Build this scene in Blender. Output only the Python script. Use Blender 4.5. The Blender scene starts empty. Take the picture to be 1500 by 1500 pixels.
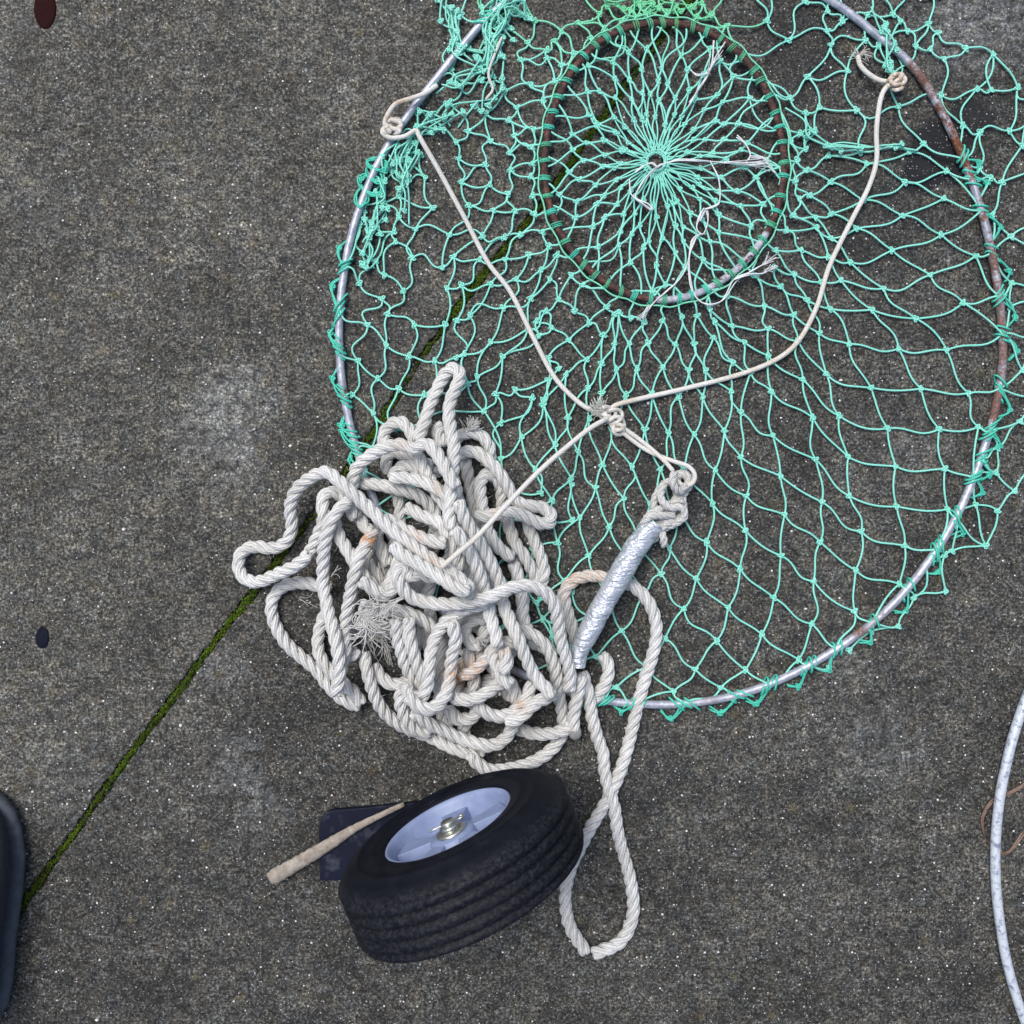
import bpy, math, random
import numpy as np
from mathutils import Vector
random.seed(7); rng = np.random.default_rng(11)
sc = bpy.context.scene
COL = sc.collection

# ------------------------------------------------------------------ camera, light
S = 0.0008                      # metres on the ground per photograph pixel
H = 1.15                        # camera height
cam = bpy.data.cameras.new('camera'); co = bpy.data.objects.new('camera', cam); COL.objects.link(co)
co.location = (0, 0, H); cam.sensor_width = 36; cam.lens = H / S / 1500 * 36
cam.shift_y = -125 / 1500; cam.clip_start = 0.01; cam.clip_end = 200
sc.camera = co
w = bpy.data.worlds.new('World'); sc.world = w; w.use_nodes = True
nt = w.node_tree; nt.nodes.clear()
sky = nt.nodes.new('ShaderNodeTexSky'); sky.sky_type = 'NISHITA'; sky.sun_disc = False
SUN_EL, SUN_AZ = math.radians(62), math.radians(-35)      # azimuth clockwise from +Y
sky.sun_elevation = SUN_EL; sky.sun_rotation = SUN_AZ
sky.air_density = 1.0; sky.dust_density = 4.0; sky.ozone_density = 1.0
bg = nt.nodes.new('ShaderNodeBackground'); bg.inputs['Strength'].default_value = 0.115
wo = nt.nodes.new('ShaderNodeOutputWorld')
nt.links.new(sky.outputs[0], bg.inputs[0]); nt.links.new(bg.outputs[0], wo.inputs[0])
sl = bpy.data.lights.new('sun', 'SUN'); sl.energy = 1.5; sl.angle = math.radians(24); sl.color = (1, .985, .96)
so = bpy.data.objects.new('sun', sl); COL.objects.link(so)
sd = Vector((math.sin(SUN_AZ) * math.cos(SUN_EL), math.cos(SUN_AZ) * math.cos(SUN_EL), math.sin(SUN_EL)))
so.rotation_euler = sd.to_track_quat('Z', 'Y').to_euler()
vs = sc.view_settings; vs.view_transform = 'Standard'; vs.look = 'None'; vs.gamma = 1; vs.use_curve_mapping = False
vs.exposure = 0.5

# ------------------------------------------------------------------ helpers
def W(px, py, z=0.0):
    """photograph pixel + height -> point in the place"""
    k = S * (H - z) / H
    return np.array([(px - 750) * k, -(py - 625) * k, z])
def WA(p, z):
    p = np.asarray(p, float); z = np.broadcast_to(np.asarray(z, float), (len(p),))
    k = S * (H - z) / H
    return np.stack([(p[:, 0] - 750) * k, -(p[:, 1] - 625) * k, z], 1)
def catmull(P, step=4.0, closed=False):
    P = np.asarray(P, float); n = len(P)
    if closed: Q = np.vstack([P[-1], P, P[0], P[1]])
    else: Q = np.vstack([2 * P[0] - P[1], P, 2 * P[-1] - P[-2]])
    out = []
    for i in range(1, len(Q) - 2):
        a, b, c, d = Q[i-1], Q[i], Q[i+1], Q[i+2]
        m = max(2, int(np.linalg.norm(c - b) / step))
        t = (np.arange(m) / m)[:, None]
        out.append(.5 * ((2*b) + (-a+c)*t + (2*a-5*b+4*c-d)*t**2 + (-a+3*b-3*c+d)*t**3))
    out = np.vstack(out)
    if not closed: out = np.vstack([out, P[-1]])
    return resample(out, step, closed)
def resample(P, step, closed=False):
    if closed: P = np.vstack([P, P[0]])
    d = np.r_[0, np.cumsum(np.linalg.norm(np.diff(P, axis=0), axis=1))]
    m = max(3, int(round(d[-1] / step)) + 1)
    s = np.linspace(0, d[-1], m)
    R = np.stack([np.interp(s, d, P[:, k]) for k in range(P.shape[1])], 1)
    return R[:-1] if closed else R
def unit(v): return v / np.maximum(np.linalg.norm(v, axis=-1, keepdims=True), 1e-12)
def tangents(P, closed=False):
    if closed: return unit(np.roll(P, -1, 0) - np.roll(P, 1, 0))
    return unit(np.gradient(P, axis=0))
def transport(P):
    T = tangents(P); N = np.zeros_like(P)
    r = np.array([0, 0, 1.0]) if abs(T[0, 2]) < .9 else np.array([1.0, 0, 0])
    n = r - T[0] * r.dot(T[0]); n /= np.linalg.norm(n); N[0] = n
    for i in range(1, len(P)):
        n = n - T[i] * n.dot(T[i]); n /= np.linalg.norm(n); N[i] = n
    return T, N, np.cross(T, N)
class MB:
    def __init__(s): s.v = []; s.f = []; s.uv = []; s.at = []; s.n = 0; s.big = []
    def grid(s, V, uv, at, closed_u, closed_v, m, k):
        """V: m rows * k columns"""
        base = s.n; s.v.append(V); s.n += len(V); s.at.append(at)
        I = np.arange(m if closed_v else m - 1)[:, None]; J = np.arange(k if closed_u else k - 1)[None, :]
        I2 = (I + 1) % m; J2 = (J + 1) % k
        F = np.stack([I*k+J + 0*I, I*k+J2, I2*k+J2, I2*k+J], -1).reshape(-1, 4) + base
        s.f.append(F)
        U = uv
        a = np.stack([U(I, J), U(I, J+1), U(I+1, J+1), U(I+1, J)], 2).reshape(-1, 2)
        s.uv.append(a)
    def tube(s, P, r, k=6, ref=(0, 0, 1), closed=False, at=0.0, vscale=1.0, caps=True):
        P = np.asarray(P, float); m = len(P); T = tangents(P, closed)
        ref = np.asarray(ref, float); ref = np.broadcast_to(ref, P.shape)
        X = unit(np.cross(T, ref)); Y = np.cross(X, T)
        r = np.broadcast_to(np.asarray(r, float), (m,))
        if caps and not closed:
            P = np.vstack([P[0] - T[0]*r[0]*.5, P, P[-1] + T[-1]*r[-1]*.5])
            X = np.vstack([X[0], X, X[-1]]); Y = np.vstack([Y[0], Y, Y[-1]])
            r = np.r_[r[0]*.05, r, r[-1]*.05]
            if np.ndim(at): at = np.r_[at[0], at, at[-1]]
            m += 2
        a = np.arange(k) / k * 2 * np.pi
        V = P[:, None, :] + r[:, None, None] * (np.cos(a)[None, :, None] * X[:, None, :] + np.sin(a)[None, :, None] * Y[:, None, :])
        L = np.r_[0, np.cumsum(np.linalg.norm(np.diff(P, axis=0), axis=1))] * vscale
        L = np.r_[L, L[-1] + (L[-1] / max(m-1, 1))]
        A = np.repeat(np.broadcast_to(np.asarray(at, float), (m,)), k)
        s.grid(V.reshape(-1, 3), lambda I, J: np.stack([J / k + 0*I, L[I] + 0*J], -1), A, True, closed, m, k)
    def poly(s, V, F, at=0.0):
        base = s.n; V = np.asarray(V, float); s.v.append(V); s.n += len(V); s.at.append(np.full(len(V), at))
        for f in F: s.big.append([i + base for i in f])
    def build(s, name, mat, parent=None, smooth=True):
        me = bpy.data.meshes.new(name)
        V = np.vstack(s.v)
        Q = np.vstack(s.f) if s.f else np.zeros((0, 4), int)
        loops = list(Q.reshape(-1)); sizes = [4] * len(Q)
        for f in s.big: loops += f; sizes.append(len(f))
        me.vertices.add(len(V)); me.vertices.foreach_set('co', V.reshape(-1))
        me.loops.add(len(loops)); me.loops.foreach_set('vertex_index', np.array(loops, dtype=np.int32))
        me.polygons.add(len(sizes))
        st = np.r_[0, np.cumsum(sizes)[:-1]].astype(np.int32)
        me.polygons.foreach_set('loop_start', st)
        me.polygons.foreach_set('loop_total', np.array(sizes, dtype=np.int32))
        me.polygons.foreach_set('use_smooth', np.full(len(sizes), smooth))
        uvl = me.uv_layers.new(name='UVMap'); uv = np.vstack(s.uv) if s.uv else np.zeros((0, 2))
        full = np.zeros((len(loops), 2)); full[:len(uv)] = uv
        uvl.data.foreach_set('uv', full.reshape(-1))
        a = me.attributes.new('stain', 'FLOAT', 'POINT'); a.data.foreach_set('value', np.concatenate(s.at))
        me.update(calc_edges=True); me.validate()
        me.materials.append(mat)
        o = bpy.data.objects.new(name, me); COL.objects.link(o)
        if parent: o.parent = parent; o.matrix_parent_inverse = parent.matrix_world.inverted() if False else o.matrix_parent_inverse
        return o
def empty(name, label, cat, loc=(0, 0, 0), group=None):
    o = bpy.data.objects.new(name, None); COL.objects.link(o); o.location = loc
    o.empty_display_size = .05
    return tag(o, label, cat, group)
def tag(o, label=None, cat=None, group=None, kind=None):
    if label: o['label'] = label
    if cat: o['category'] = cat
    if group: o['group'] = group
    if kind: o['kind'] = kind
    return o
def lathe(mb, prof, C, n, seg=96, at=0.0, ref=(0, 0, 1)):
    """prof: (radius, along n)"""
    n = unit(np.asarray(n, float)); X = unit(np.cross(n, ref)); Y = np.cross(n, X)
    a = np.arange(seg) / seg * 2 * np.pi
    R = np.array(prof)
    V = C + R[:, 0][:, None, None] * (np.cos(a)[None, :, None]*X + np.sin(a)[None, :, None]*Y) + R[:, 1][:, None, None]*n
    m = len(R)
    mb.grid(V.reshape(-1, 3), lambda I, J: np.stack([J/seg + 0*I, I/m + 0*J], -1), np.full(m*seg, at), True, False, m, seg)

# ------------------------------------------------------------------ materials
class M:
    def __init__(s, name, rough=.8, metal=0.0, spec=.5):
        s.m = bpy.data.materials.new(name); s.m.use_nodes = True; s.t = s.m.node_tree
        s.b = s.t.nodes['Principled BSDF']; s.b.inputs['Roughness'].default_value = rough
        s.b.inputs['Metallic'].default_value = metal; s.b.inputs['Specular IOR Level'].default_value = spec
    def N(s, typ, **kw):
        n = s.t.nodes.new('ShaderNode' + typ)
        for k, v in kw.items():
            if k.startswith('i_'): n.inputs[k[2:].replace('_', ' ')].default_value = v
            else: setattr(n, k, v)
        return n
    def L(s, a, b): s.t.links.new(a, b)
    def coord(s, kind='Object'): return s.N('TexCoord').outputs[kind]
    def noise(s, scale, detail=4, rough=.6, vec=None, out='Fac'):
        n = s.N('TexNoise', i_Scale=scale, i_Detail=detail, i_Roughness=rough)
        s.L(vec if vec is not None else s.coord(), n.inputs['Vector']); return n.outputs[out]
    def ramp(s, fac, stops, interp='LINEAR'):
        r = s.N('ValToRGB'); r.color_ramp.interpolation = interp
        e = r.color_ramp.elements
        while len(e) < len(stops): e.new(.5)
        for q, (p, c) in zip(e, stops):
            q.position = p; q.color = (c, c, c, 1) if np.isscalar(c) else (*c, 1)
        s.L(fac, r.inputs[0]); return r.outputs[0]
    def mix(s, fac, a, b, typ='MIX'):
        n = s.N('Mix', data_type='RGBA', blend_type=typ)
        for i, v in ((0, fac), (6, a), (7, b)):
            if hasattr(v, 'node'): s.L(v, n.inputs[i])
            elif i == 0: n.inputs[0].default_value = v
            else: n.inputs[i].default_value = (*v, 1)
        return n.outputs[2]
    def math(s, op, a, b=0.0, c=None, clamp=False):
        n = s.N('Math', operation=op, use_clamp=clamp)
        for i, v in enumerate((a, b) + ((c,) if c is not None else ())):
            if hasattr(v, 'node'): s.L(v, n.inputs[i])
            else: n.inputs[i].default_value = v
        return n.outputs[0]
    def color(s, c):
        if hasattr(c, 'node'): s.L(c, s.b.inputs['Base Color'])
        else: s.b.inputs['Base Color'].default_value = (*c, 1)
    def bump(s, h, strength=.5, dist=.001):
        n = s.N('Bump', i_Strength=strength, i_Distance=dist); s.L(h, n.inputs['Height']); s.L(n.outputs[0], s.b.inputs['Normal'])
    def stain(s): return s.N('Attribute', attribute_name='stain').outputs['Fac']

def mat_concrete():
    m = M('concrete', .86, spec=.35)
    c = m.coord()
    big = m.noise(2.6, 6, .62, c); mid = m.noise(22, 7, .74, c); mot = m.noise(95, 4, .7, c); fine = m.noise(300, 4, .8, c)
    g = m.ramp(fine, [(.36, (.004, .004, .004)), (.46, (.032, .0315, .0285)), (.56, (.084, .082, .074)), (.68, (.25, .245, .23))])
    warm = m.ramp(m.noise(48, 6, .75, c), [(.38, (.93, 1.0, 1.06)), (.66, (1.12, 1.04, .88))])
    col = m.mix(1.0, g, warm, 'MULTIPLY')
    col = m.mix(1.0, col, m.ramp(mot, [(.34, .40), (.5, .95), (.66, 1.75)]), 'MULTIPLY')
    col = m.mix(1.0, col, m.ramp(mid, [(.34, .55), (.5, 1.0), (.66, 1.5)]), 'MULTIPLY')
    # the slab right of the joint is darker than the left one, in drifting patches
    sx = m.N('SeparateXYZ'); m.L(c, sx.inputs[0])
    sd_ = m.math('ADD', m.math('MULTIPLY', sx.outputs[0], .80), m.math('MULTIPLY', sx.outputs[1], -.60))
    sd_ = m.math('ADD', sd_, m.math('MULTIPLY', m.math('SUBTRACT', big, .5), .9))
    col = m.mix(1.0, col, m.ramp(m.math('ADD', sd_, .5), [(.22, (1.30, 1.29, 1.26)), (.5, (.84, .84, .85)), (.95, (1.0, 1.0, 1.0))]), 'MULTIPLY')
    col = m.mix(1.0, col, m.ramp(m.noise(7, 7, .72, c), [(.36, .66), (.62, 1.30)]), 'MULTIPLY')
    def spot(px, py, rad, soft=.35, warp=.11):
        p = W(px, py)
        wv = m.N('VectorMath', operation='MULTIPLY_ADD')
        m.L(m.noise(24, 8, .8, c, 'Color'), wv.inputs[0]); wv.inputs[1].default_value = (warp*2,)*3
        m.L(c, wv.inputs[2])
        d = m.N('VectorMath', operation='DISTANCE'); m.L(wv.outputs[0], d.inputs[0]); d.inputs[1].default_value = (p[0]+warp, p[1]+warp, warp)
        v = m.math('DIVIDE', d.outputs['Value'], rad * S)
        return m.ramp(v, [(soft, 1.0), (1.0, 0.0)])
    # pale worn cement, the grain still showing
    pale = None
    for px, py, r, k in ((345, 600, 80, 1.), (300, 650, 60, .8), (365, 690, 50, .6), (330, 980, 60, .5), (350, 1130, 60, .8), (385, 1180, 55, .8), (1440, 10, 130, 1.), (1330, 640, 60, .5), (650, 480, 40, .4), (1290,1090,90,.5), (1240,960,60,.4), (100, 1150, 90, .4), (60, 300, 80, .4)):
        v = m.math('MULTIPLY', spot(px, py, r), k)
        pale = v if pale is None else m.math('ADD', pale, v, clamp=True)
    pale = m.math('MULTIPLY', pale, m.ramp(mot, [(.38, .2), (.56, 1.0)]))
    lite = m.mix(.30, m.mix(1.0, col, (1.9, 2.0, 2.1), 'MULTIPLY'), (.17, .18, .19))
    col = m.mix(m.math('MULTIPLY', pale, .85), col, lite)
    dark = None
    for px, py, r, k, wp in ((1376, 222, 58, 1., .012), (1348, 258, 34, .9, .012), (1425, 175, 40, .8, .012), (1000,690,90,.4,.05), (1170, 70, 70, .35, .04), (560,500,90,.25,.05), (1290, 330, 80, .3, .06), (930, 1130, 90, .35, .06), (700, 590, 60, .3, .05)):
        v = m.math('MULTIPLY', spot(px, py, r, .7, wp), k)
        dark = v if dark is None else m.math('ADD', dark, v, clamp=True)
    col = m.mix(dark, col, (.012, .013, .016))
    # ochre lichen dots, pores
    def dots(scale, thr, edge, keep, vec=c):
        v = m.N('TexVoronoi', i_Scale=scale); m.L(vec, v.inputs['Vector'])
        a = m.ramp(v.outputs['Distance'], [(thr, 1.0), (thr + edge, 0.0)])
        b = m.ramp(v.outputs['Color'], [(keep, 0.0), (keep + .01, 1.0)])
        return m.math('MULTIPLY', a, b), v
    yl, _ = dots(45, .06, .30, .80); col = m.mix(m.math('MULTIPLY', m.math('MULTIPLY', yl, m.ramp(fine, [(.4, .2), (.6, 1.)])), .5), col, (.17, .14, .06))
    rd, _ = dots(38, .10, .06, .955); col = m.mix(m.math('MULTIPLY', rd, .6), col, (.16, .05, .035))
    bk, _ = dots(300, .22, .12, .72); col = m.mix(m.math('MULTIPLY', bk, .85), col, (.012, .012, .013))
    gr, _ = dots(360, .22, .12, .66); col = m.mix(m.math('MULTIPLY', gr, .75), col, (.24, .24, .23))
    w1, _ = dots(300, .16, .14, .83); col = m.mix(w1, col, (.52, .53, .54))
    w2, _ = dots(190, .17, .08, .87); col = m.mix(w2, col, (.72, .73, .73))
    w3, _ = dots(62, .075, .04, .93); col = m.mix(w3, col, (.8, .8, .78))
    m.color(col)
    hgt = m.math('ADD', fine, m.math('MULTIPLY', mid, .5)); hgt = m.math('SUBTRACT', hgt, m.math('MULTIPLY', bk, .5))
    m.bump(hgt, .75, .0016)
    m.L(m.ramp(mid, [(.4, .7), (.6, .92)]), m.b.inputs['Roughness'])
    return m.m
def mat_moss():
    m = M('moss', .95, spec=.1)
    m.color(m.ramp(m.math('ADD', m.math('MULTIPLY', m.noise(260, 5, .7), .6), m.math('MULTIPLY', m.noise(16, 4, .6), .4)), [(.36, (.010, .011, .006)), (.46, (.045, .075, .008)), (.6, (.12, .19, .018)), (.8, (.24, .30, .06))]))
    m.bump(m.noise(900, 4, .7), .9, .002); return m.m
def mat_rope(name, base, dirt, yarns=9, turn=.060, stainc=(.50, .21, .035), bs=.9):
    m = M(name, .88, spec=.25)
    m.b.inputs['Sheen Weight'].default_value = .15
    uv = m.N('UVMap').outputs[0]; sp = m.N('SeparateXYZ'); m.L(uv, sp.inputs[0])
    ph = m.math('ADD', m.math('MULTIPLY', sp.outputs[0], float(yarns)), m.math('MULTIPLY', sp.outputs[1], -yarns / turn))
    ph = m.math('ADD', ph, m.math('MULTIPLY', m.noise(300, 2), .5))
    sn = m.math('ABSOLUTE', m.math('SINE', m.math('MULTIPLY', ph, math.pi)))
    c = m.mix(m.ramp(m.noise(26, 6, .75), [(.35, 0.), (.66, .9)]), base, dirt)
    c = m.mix(1., c, m.ramp(sn, [(0, .66), (.35, 1.)]), 'MULTIPLY')
    c = m.mix(1., c, m.ramp(m.noise(900, 3, .7), [(.3, .84), (.7, 1.08)]), 'MULTIPLY')
    st = m.math('MULTIPLY', m.stain(), m.ramp(m.noise(160, 4, .7), [(.4, .0), (.56, 1.)]))
    c = m.mix(st, c, stainc)
    m.color(c)
    m.bump(m.math('ADD', sn, m.math('MULTIPLY', m.noise(1500, 3, .7), .6)), bs, .0007)
    return m.m
def mat_twine(name, c1, c2, c3):
    m = M(name, .55, spec=.4)
    uv = m.N('UVMap').outputs[0]; sp = m.N('SeparateXYZ'); m.L(uv, sp.inputs[0])
    ph = m.math('ADD', m.math('MULTIPLY', sp.outputs[0], 3.), m.math('MULTIPLY', sp.outputs[1], 3/.009))
    sn = m.math('ABSOLUTE', m.math('SINE', m.math('MULTIPLY', ph, math.pi)))
    c = m.mix(m.noise(14, 4, .6), c1, c2)
    c = m.mix(m.stain(), c, c3)
    c = m.mix(1., c, m.ramp(sn, [(0, .75), (.5, 1.05)]), 'MULTIPLY')
    m.color(c); m.bump(sn, .5, .0004); return m.m
def mat_galv():
    m = M('galvanised', .42, .35, .5)
    n = m.noise(120, 5, .7)
    c = m.ramp(n, [(.3, (.24, .255, .31)), (.5, (.38, .40, .47)), (.68, (.58, .61, .67))])
    rn = m.math('MULTIPLY', m.stain(), m.ramp(m.noise(55, 6, .75), [(.42, 0.), (.52, 1.)]))
    rc = m.ramp(m.noise(300, 4, .7), [(.35, (.035, .016, .011)), (.55, (.16, .06, .03)), (.75, (.38, .17, .09))])
    m.color(m.mix(rn, c, rc)); m.bump(n, .5, .0006)
    m.L(m.ramp(rn, [(0, .42), (1, .9)]), m.b.inputs['Roughness'])
    m.L(m.ramp(rn, [(0, .35), (1, 0.)]), m.b.inputs['Metallic']); return m.m
def mat_ring():
    m = M('rusted_ring', .7, .1, .4)
    rc = m.ramp(m.noise(170, 6, .75), [(.32, (.012, .008, .009)), (.48, (.05, .024, .022)), (.6, (.12, .05, .035)), (.72, (.40, .19, .12))])
    gal = m.ramp(m.noise(200, 4, .7), [(.35, (.25, .26, .33)), (.65, (.5, .52, .56))])
    k = m.math('MULTIPLY', m.stain(), m.ramp(m.noise(60, 3, .6), [(.36, 0.), (.42, 1.)]))
    m.color(m.mix(k, rc, gal)); m.bump(m.noise(500, 5, .7), .7, .0008); return m.m
def mat_tape():
    m = M('duct_tape', .42, .5, .5)
    n = m.noise(40, 4, .6); m.color(m.ramp(n, [(.35, (.50, .54, .60)), (.65, (.66, .70, .77))]))
    mp = m.N('Mapping'); mp.inputs['Rotation'].default_value = (0, 0, math.radians(28)); mp.inputs['Scale'].default_value = (1, 2.6, 1)
    m.L(m.coord(), mp.inputs[0])
    r1 = m.math('ABSOLUTE', m.math('SUBTRACT', m.noise(48, 2, .5, mp.outputs[0]), .5))
    r2 = m.math('ABSOLUTE', m.math('SUBTRACT', m.noise(115, 2, .5, mp.outputs[0]), .5))
    rg = m.math('ADD', m.math('MINIMUM', m.math('MULTIPLY', r1, 6.), 1.), m.math('MULTIPLY', m.math('MINIMUM', m.math('MULTIPLY', r2, 6.), 1.), .5))
    m.bump(rg, .62, .0018); return m.m
def mat_simple(name, c1, c2, rough=.6, scale=80, bump=.3, metal=0., spec=.5, d=.0006, lo=.35, hi=.65):
    m = M(name, rough, metal, spec); n = m.noise(scale, 5, .7)
    m.color(m.ramp(n, [(lo, c1), (hi, c2)])); m.bump(m.noise(scale*6, 4, .7), bump, d); return m.m
def mat_tyre():
    m = M('rubber', .6, spec=.14)
    n = m.noise(60, 5, .7)
    c = m.ramp(n, [(.35, (.0035, .0045, .009)), (.6, (.007, .0085, .014)), (.75, (.02, .022, .03))])
    d = m.math('MULTIPLY', m.stain(), m.ramp(m.noise(240, 5, .75), [(.45, 0.), (.72, .6)]))
    m.color(m.mix(d, c, (.12, .12, .125))); m.bump(m.noise(1500, 3, .6), .2, .0003); return m.m

MC = mat_concrete(); MMOSS = mat_moss()
MROPE = mat_rope('rope_fibre', (.73, .735, .72), (.53, .53, .50))
MCORD = mat_rope('cord_fibre', (.82, .82, .79), (.70, .66, .58), 6, .006, (.5, .3, .14), .6)
MSTR = mat_simple('white_string', (.74, .77, .80), (.62, .63, .62), .6, 60, .3)
MNET = mat_twine('net_twine', (.16, .60, .47), (.32, .75, .64), (.16, .58, .30))
MLASH = mat_twine('lashing_twine', (.045, .46, .34), (.09, .56, .42), (.09, .30, .13))
MGALV = mat_galv(); MRING = mat_ring(); MTAPE = mat_tape(); MTYRE = mat_tyre()
MRIM = mat_simple('rim_plastic', (.19, .24, .40), (.25, .31, .48), .5, 45, .12)
MZINC = mat_simple('zinc', (.38, .40, .38), (.62, .62, .56), .28, 200, .2, .9)
MPLATE = mat_simple('navy_plate', (.004, .006, .018), (.05, .055, .075), .6, 34, .4, spec=.2, lo=.56, hi=.74)
MWOOD = mat_simple('tan_wood', (.20, .17, .135), (.38, .34, .29), .75, 120, .5)
MSHOE = mat_simple('shoe_mesh', (.012, .016, .026), (.028, .035, .05), .75, 300, .7)
MSOLE = mat_simple('shoe_sole', (.035, .042, .055), (.06, .07, .09), .6, 100, .3)
MPIPE = mat_simple('scuffed_pipe', (.20, .24, .33), (.58, .63, .68), .35, 150, .25, .15, lo=.36, hi=.50)
MWIRE = mat_simple('brown_wire', (.09, .05, .035), (.22, .14, .10), .5, 120, .3)
MGUMR = mat_simple('red_gum', (.014, .003, .0035), (.026, .006, .006), .9, 300, .5, spec=.12)
MGUMB = mat_simple('dark_gum', (.004, .006, .014), (.010, .012, .022), .9, 300, .5, spec=.15)

# ------------------------------------------------------------------ ground with an open joint, moss in the joint
J = [(-300, 1790), (87, 1250), (180, 1120), (270, 1000), (330, 920), (400, 830), (470, 740), (530, 660), (600, 548), (640, 492), (700, 412), (800, 290), (870, 190), (935, 100), (1010, 0), (1200, -260)]
Jp = catmull(J, 9); Jp = Jp + rng.normal(0, .7, Jp.shape)
nrm = np.stack([-np.gradient(Jp[:, 1]), np.gradient(Jp[:, 0])], 1); nrm = unit(nrm)   # points right-down of the run
hw = 6.0 + 1.2 * np.sin(np.arange(len(Jp)) * .31) + rng.normal(0, .7, len(Jp))
A = Jp - nrm * hw[:, None]; B = Jp + nrm * hw[:, None]
mb = MB(); n = len(Jp)
off = unit(Jp[-1] - Jp[0]); side = np.array([-off[1], off[0]])
def row(P, z): return WA(P, 0) + np.array([0, 0, z])
far = 26000
A0 = Jp - nrm*0 + side * 0
endv = np.linspace(-1, 1, n)[:, None] * off * far
wall = .0075
rows = [row(Jp - side*far + endv, 0), row(A - nrm*2.2, 0), row(A, -.0012), row(A, -wall), row(B, -wall), row(B, -.0012), row(B + nrm*2.2, 0), row(Jp + side*far + endv, 0)]
# make sure sides match the polyline's normal
if np.dot(nrm[n//2], side) < 0: rows[0], rows[-1] = rows[-1], rows[0]
# close the ends far away by extending the joint itself
for k in range(1, 7):
    rows[k] = np.vstack([rows[k][:1] - np.array([off[0], -off[1], 0])*far*S, rows[k][1:-1], rows[k][-1:] + np.array([off[0], -off[1], 0])*far*S])
V = np.vstack(rows); mm = len(rows)
mb.grid(V, lambda I, Jx: np.stack([Jx/n + 0*I, I/mm + 0*Jx], -1), np.zeros(len(V)), False, False, mm, n)
g = mb.build('ground', MC, smooth=False); tag(g, kind='structure')
me = g.data
if sum(p.normal.z for p in me.polygons) < 0: me.flip_normals()

mb = MB()
for i in range(9000):
    t = rng.random() * (n - 1); k = int(t); c = Jp[k] * (1 - t + k) + Jp[min(k+1, n-1)] * (t - k)
    dens = .5 + .5 * math.sin(k * .21) + .4 * math.sin(k * .057 + 2)
    if c[1] < 300 : dens -= .25
    if rng.random() > .35 + .8 * dens: continue
    o = rng.normal(0, .42) * hw[k]
    if abs(o) > hw[k] * 1.15: continue
    p = W(*(c + nrm[k]*o), 0); r = rng.uniform(.0009, .0019)
    zt = -.0036 + .0036 * rng.random() + .0012 * dens
    a = rng.random() * 6.28; m5 = 5
    ring = [(p[0] + r*math.cos(a + q*6.283/m5)*rng.uniform(.7, 1.2), p[1] + r*math.sin(a + q*6.283/m5)*rng.uniform(.7, 1.2), zt - r*.7) for q in range(m5)]
    ring += [(p[0] + rng.normal(0, r*.2), p[1] + rng.normal(0, r*.2), zt + r*.5)]
    mb.poly(ring, [(q, (q+1) % m5, 5) for q in range(m5)])
tag(mb.build('moss', MMOSS, smooth=False), kind='stuff')

# ------------------------------------------------------------------ the hoop net
net = empty('hoop_net', 'green knotted crab net on a round grey metal hoop, flat on the concrete', 'fishing net', W(985, 520))
bpy.context.view_layer.update()
def child(o, parent):
    o.parent = parent; o.location = -Vector(parent.location); return o
PX = S
HC = np.array([984., 476.]); HR = np.array([487., 554.])
# traced outline of the hoop, clockwise from the top left
HOOP = [(712, 28), (642, 112), (590, 180), (548, 252), (516, 340), (500, 430), (497, 500), (503, 572), (523, 660), (560, 760), (610, 850), (680, 925), (750, 980), (830, 1012), (900, 1028), (1000, 1031), (1100, 1012), (1200, 966), (1300, 893), (1380, 793), (1430, 690), (1464, 570), (1467, 470), (1446, 340), (1404, 215), (1345, 108), (1280, 48), (1215, 0), (1110, -52), (985, -75), (850, -55), (770, -15)]
hoopc = catmull(HOOP, 8, closed=True)
hang = np.arctan2((hoopc[:, 1]-HC[1])/HR[1], (hoopc[:, 0]-HC[0])/HR[0])
order = np.argsort(hang); ha = hang[order]; hp = hoopc[order]
def hoop_at(psi):
    psi = (np.asarray(psi) + np.pi) % (2*np.pi) - np.pi
    return np.stack([np.interp(psi, ha, hp[:, 0], period=2*np.pi), np.interp(psi, ha, hp[:, 1], period=2*np.pi)], -1)
HZ = .0075; HRAD = 5.9 * PX
mb = MB()
rust = np.exp(-((hoopc[:, 0]-1400)/170)**2) * (hoopc[:, 1] < 640) * (hoopc[:, 1] > 90)
for (x, y, r, k) in ((503, 575, 9, 1.), (1290, 905, 12, .9), (1258, 925, 12, 1.), (1350, 850, 10, .4), (745, 980, 20, .5), (1040, 1025, 14, .35)):
    rust = np.maximum(rust, k*np.exp(-((hoopc[:, 0]-x)**2 + (hoopc[:, 1]-y)**2) / r**2))
mb.tube(WA(hoopc, HZ + .001*np.sin(np.arange(len(hoopc))*.07)), HRAD, 14, closed=True, at=rust)
child(mb.build('outer_hoop', MGALV), net)
RC = np.array([972., 236.]); RR = np.array([175., 203.]); RZ = .014; RRAD = 5.2*PX
ta = np.linspace(0, 2*np.pi, 260, endpoint=False)
wob = 1 + .006*np.sin(3*ta+1) + .005*np.sin(5*ta)
ringc = RC + RR*np.stack([np.cos(ta), np.sin(ta)], 1)*wob[:, None]
def ring_at(th, off=0.0):
    th = np.asarray(th, float); wb = 1 + .006*np.sin(3*th+1) + .005*np.sin(5*th)
    return RC + (RR*wb[..., None] + off)*np.stack([np.cos(th), np.sin(th)], -1)
mb = MB(); gal = ((ta > .55) & (ta < 1.62)).astype(float)
mb.tube(WA(ringc, RZ), RRAD, 12, closed=True, at=gal)
child(mb.build('inner_ring', MRING), net)

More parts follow.
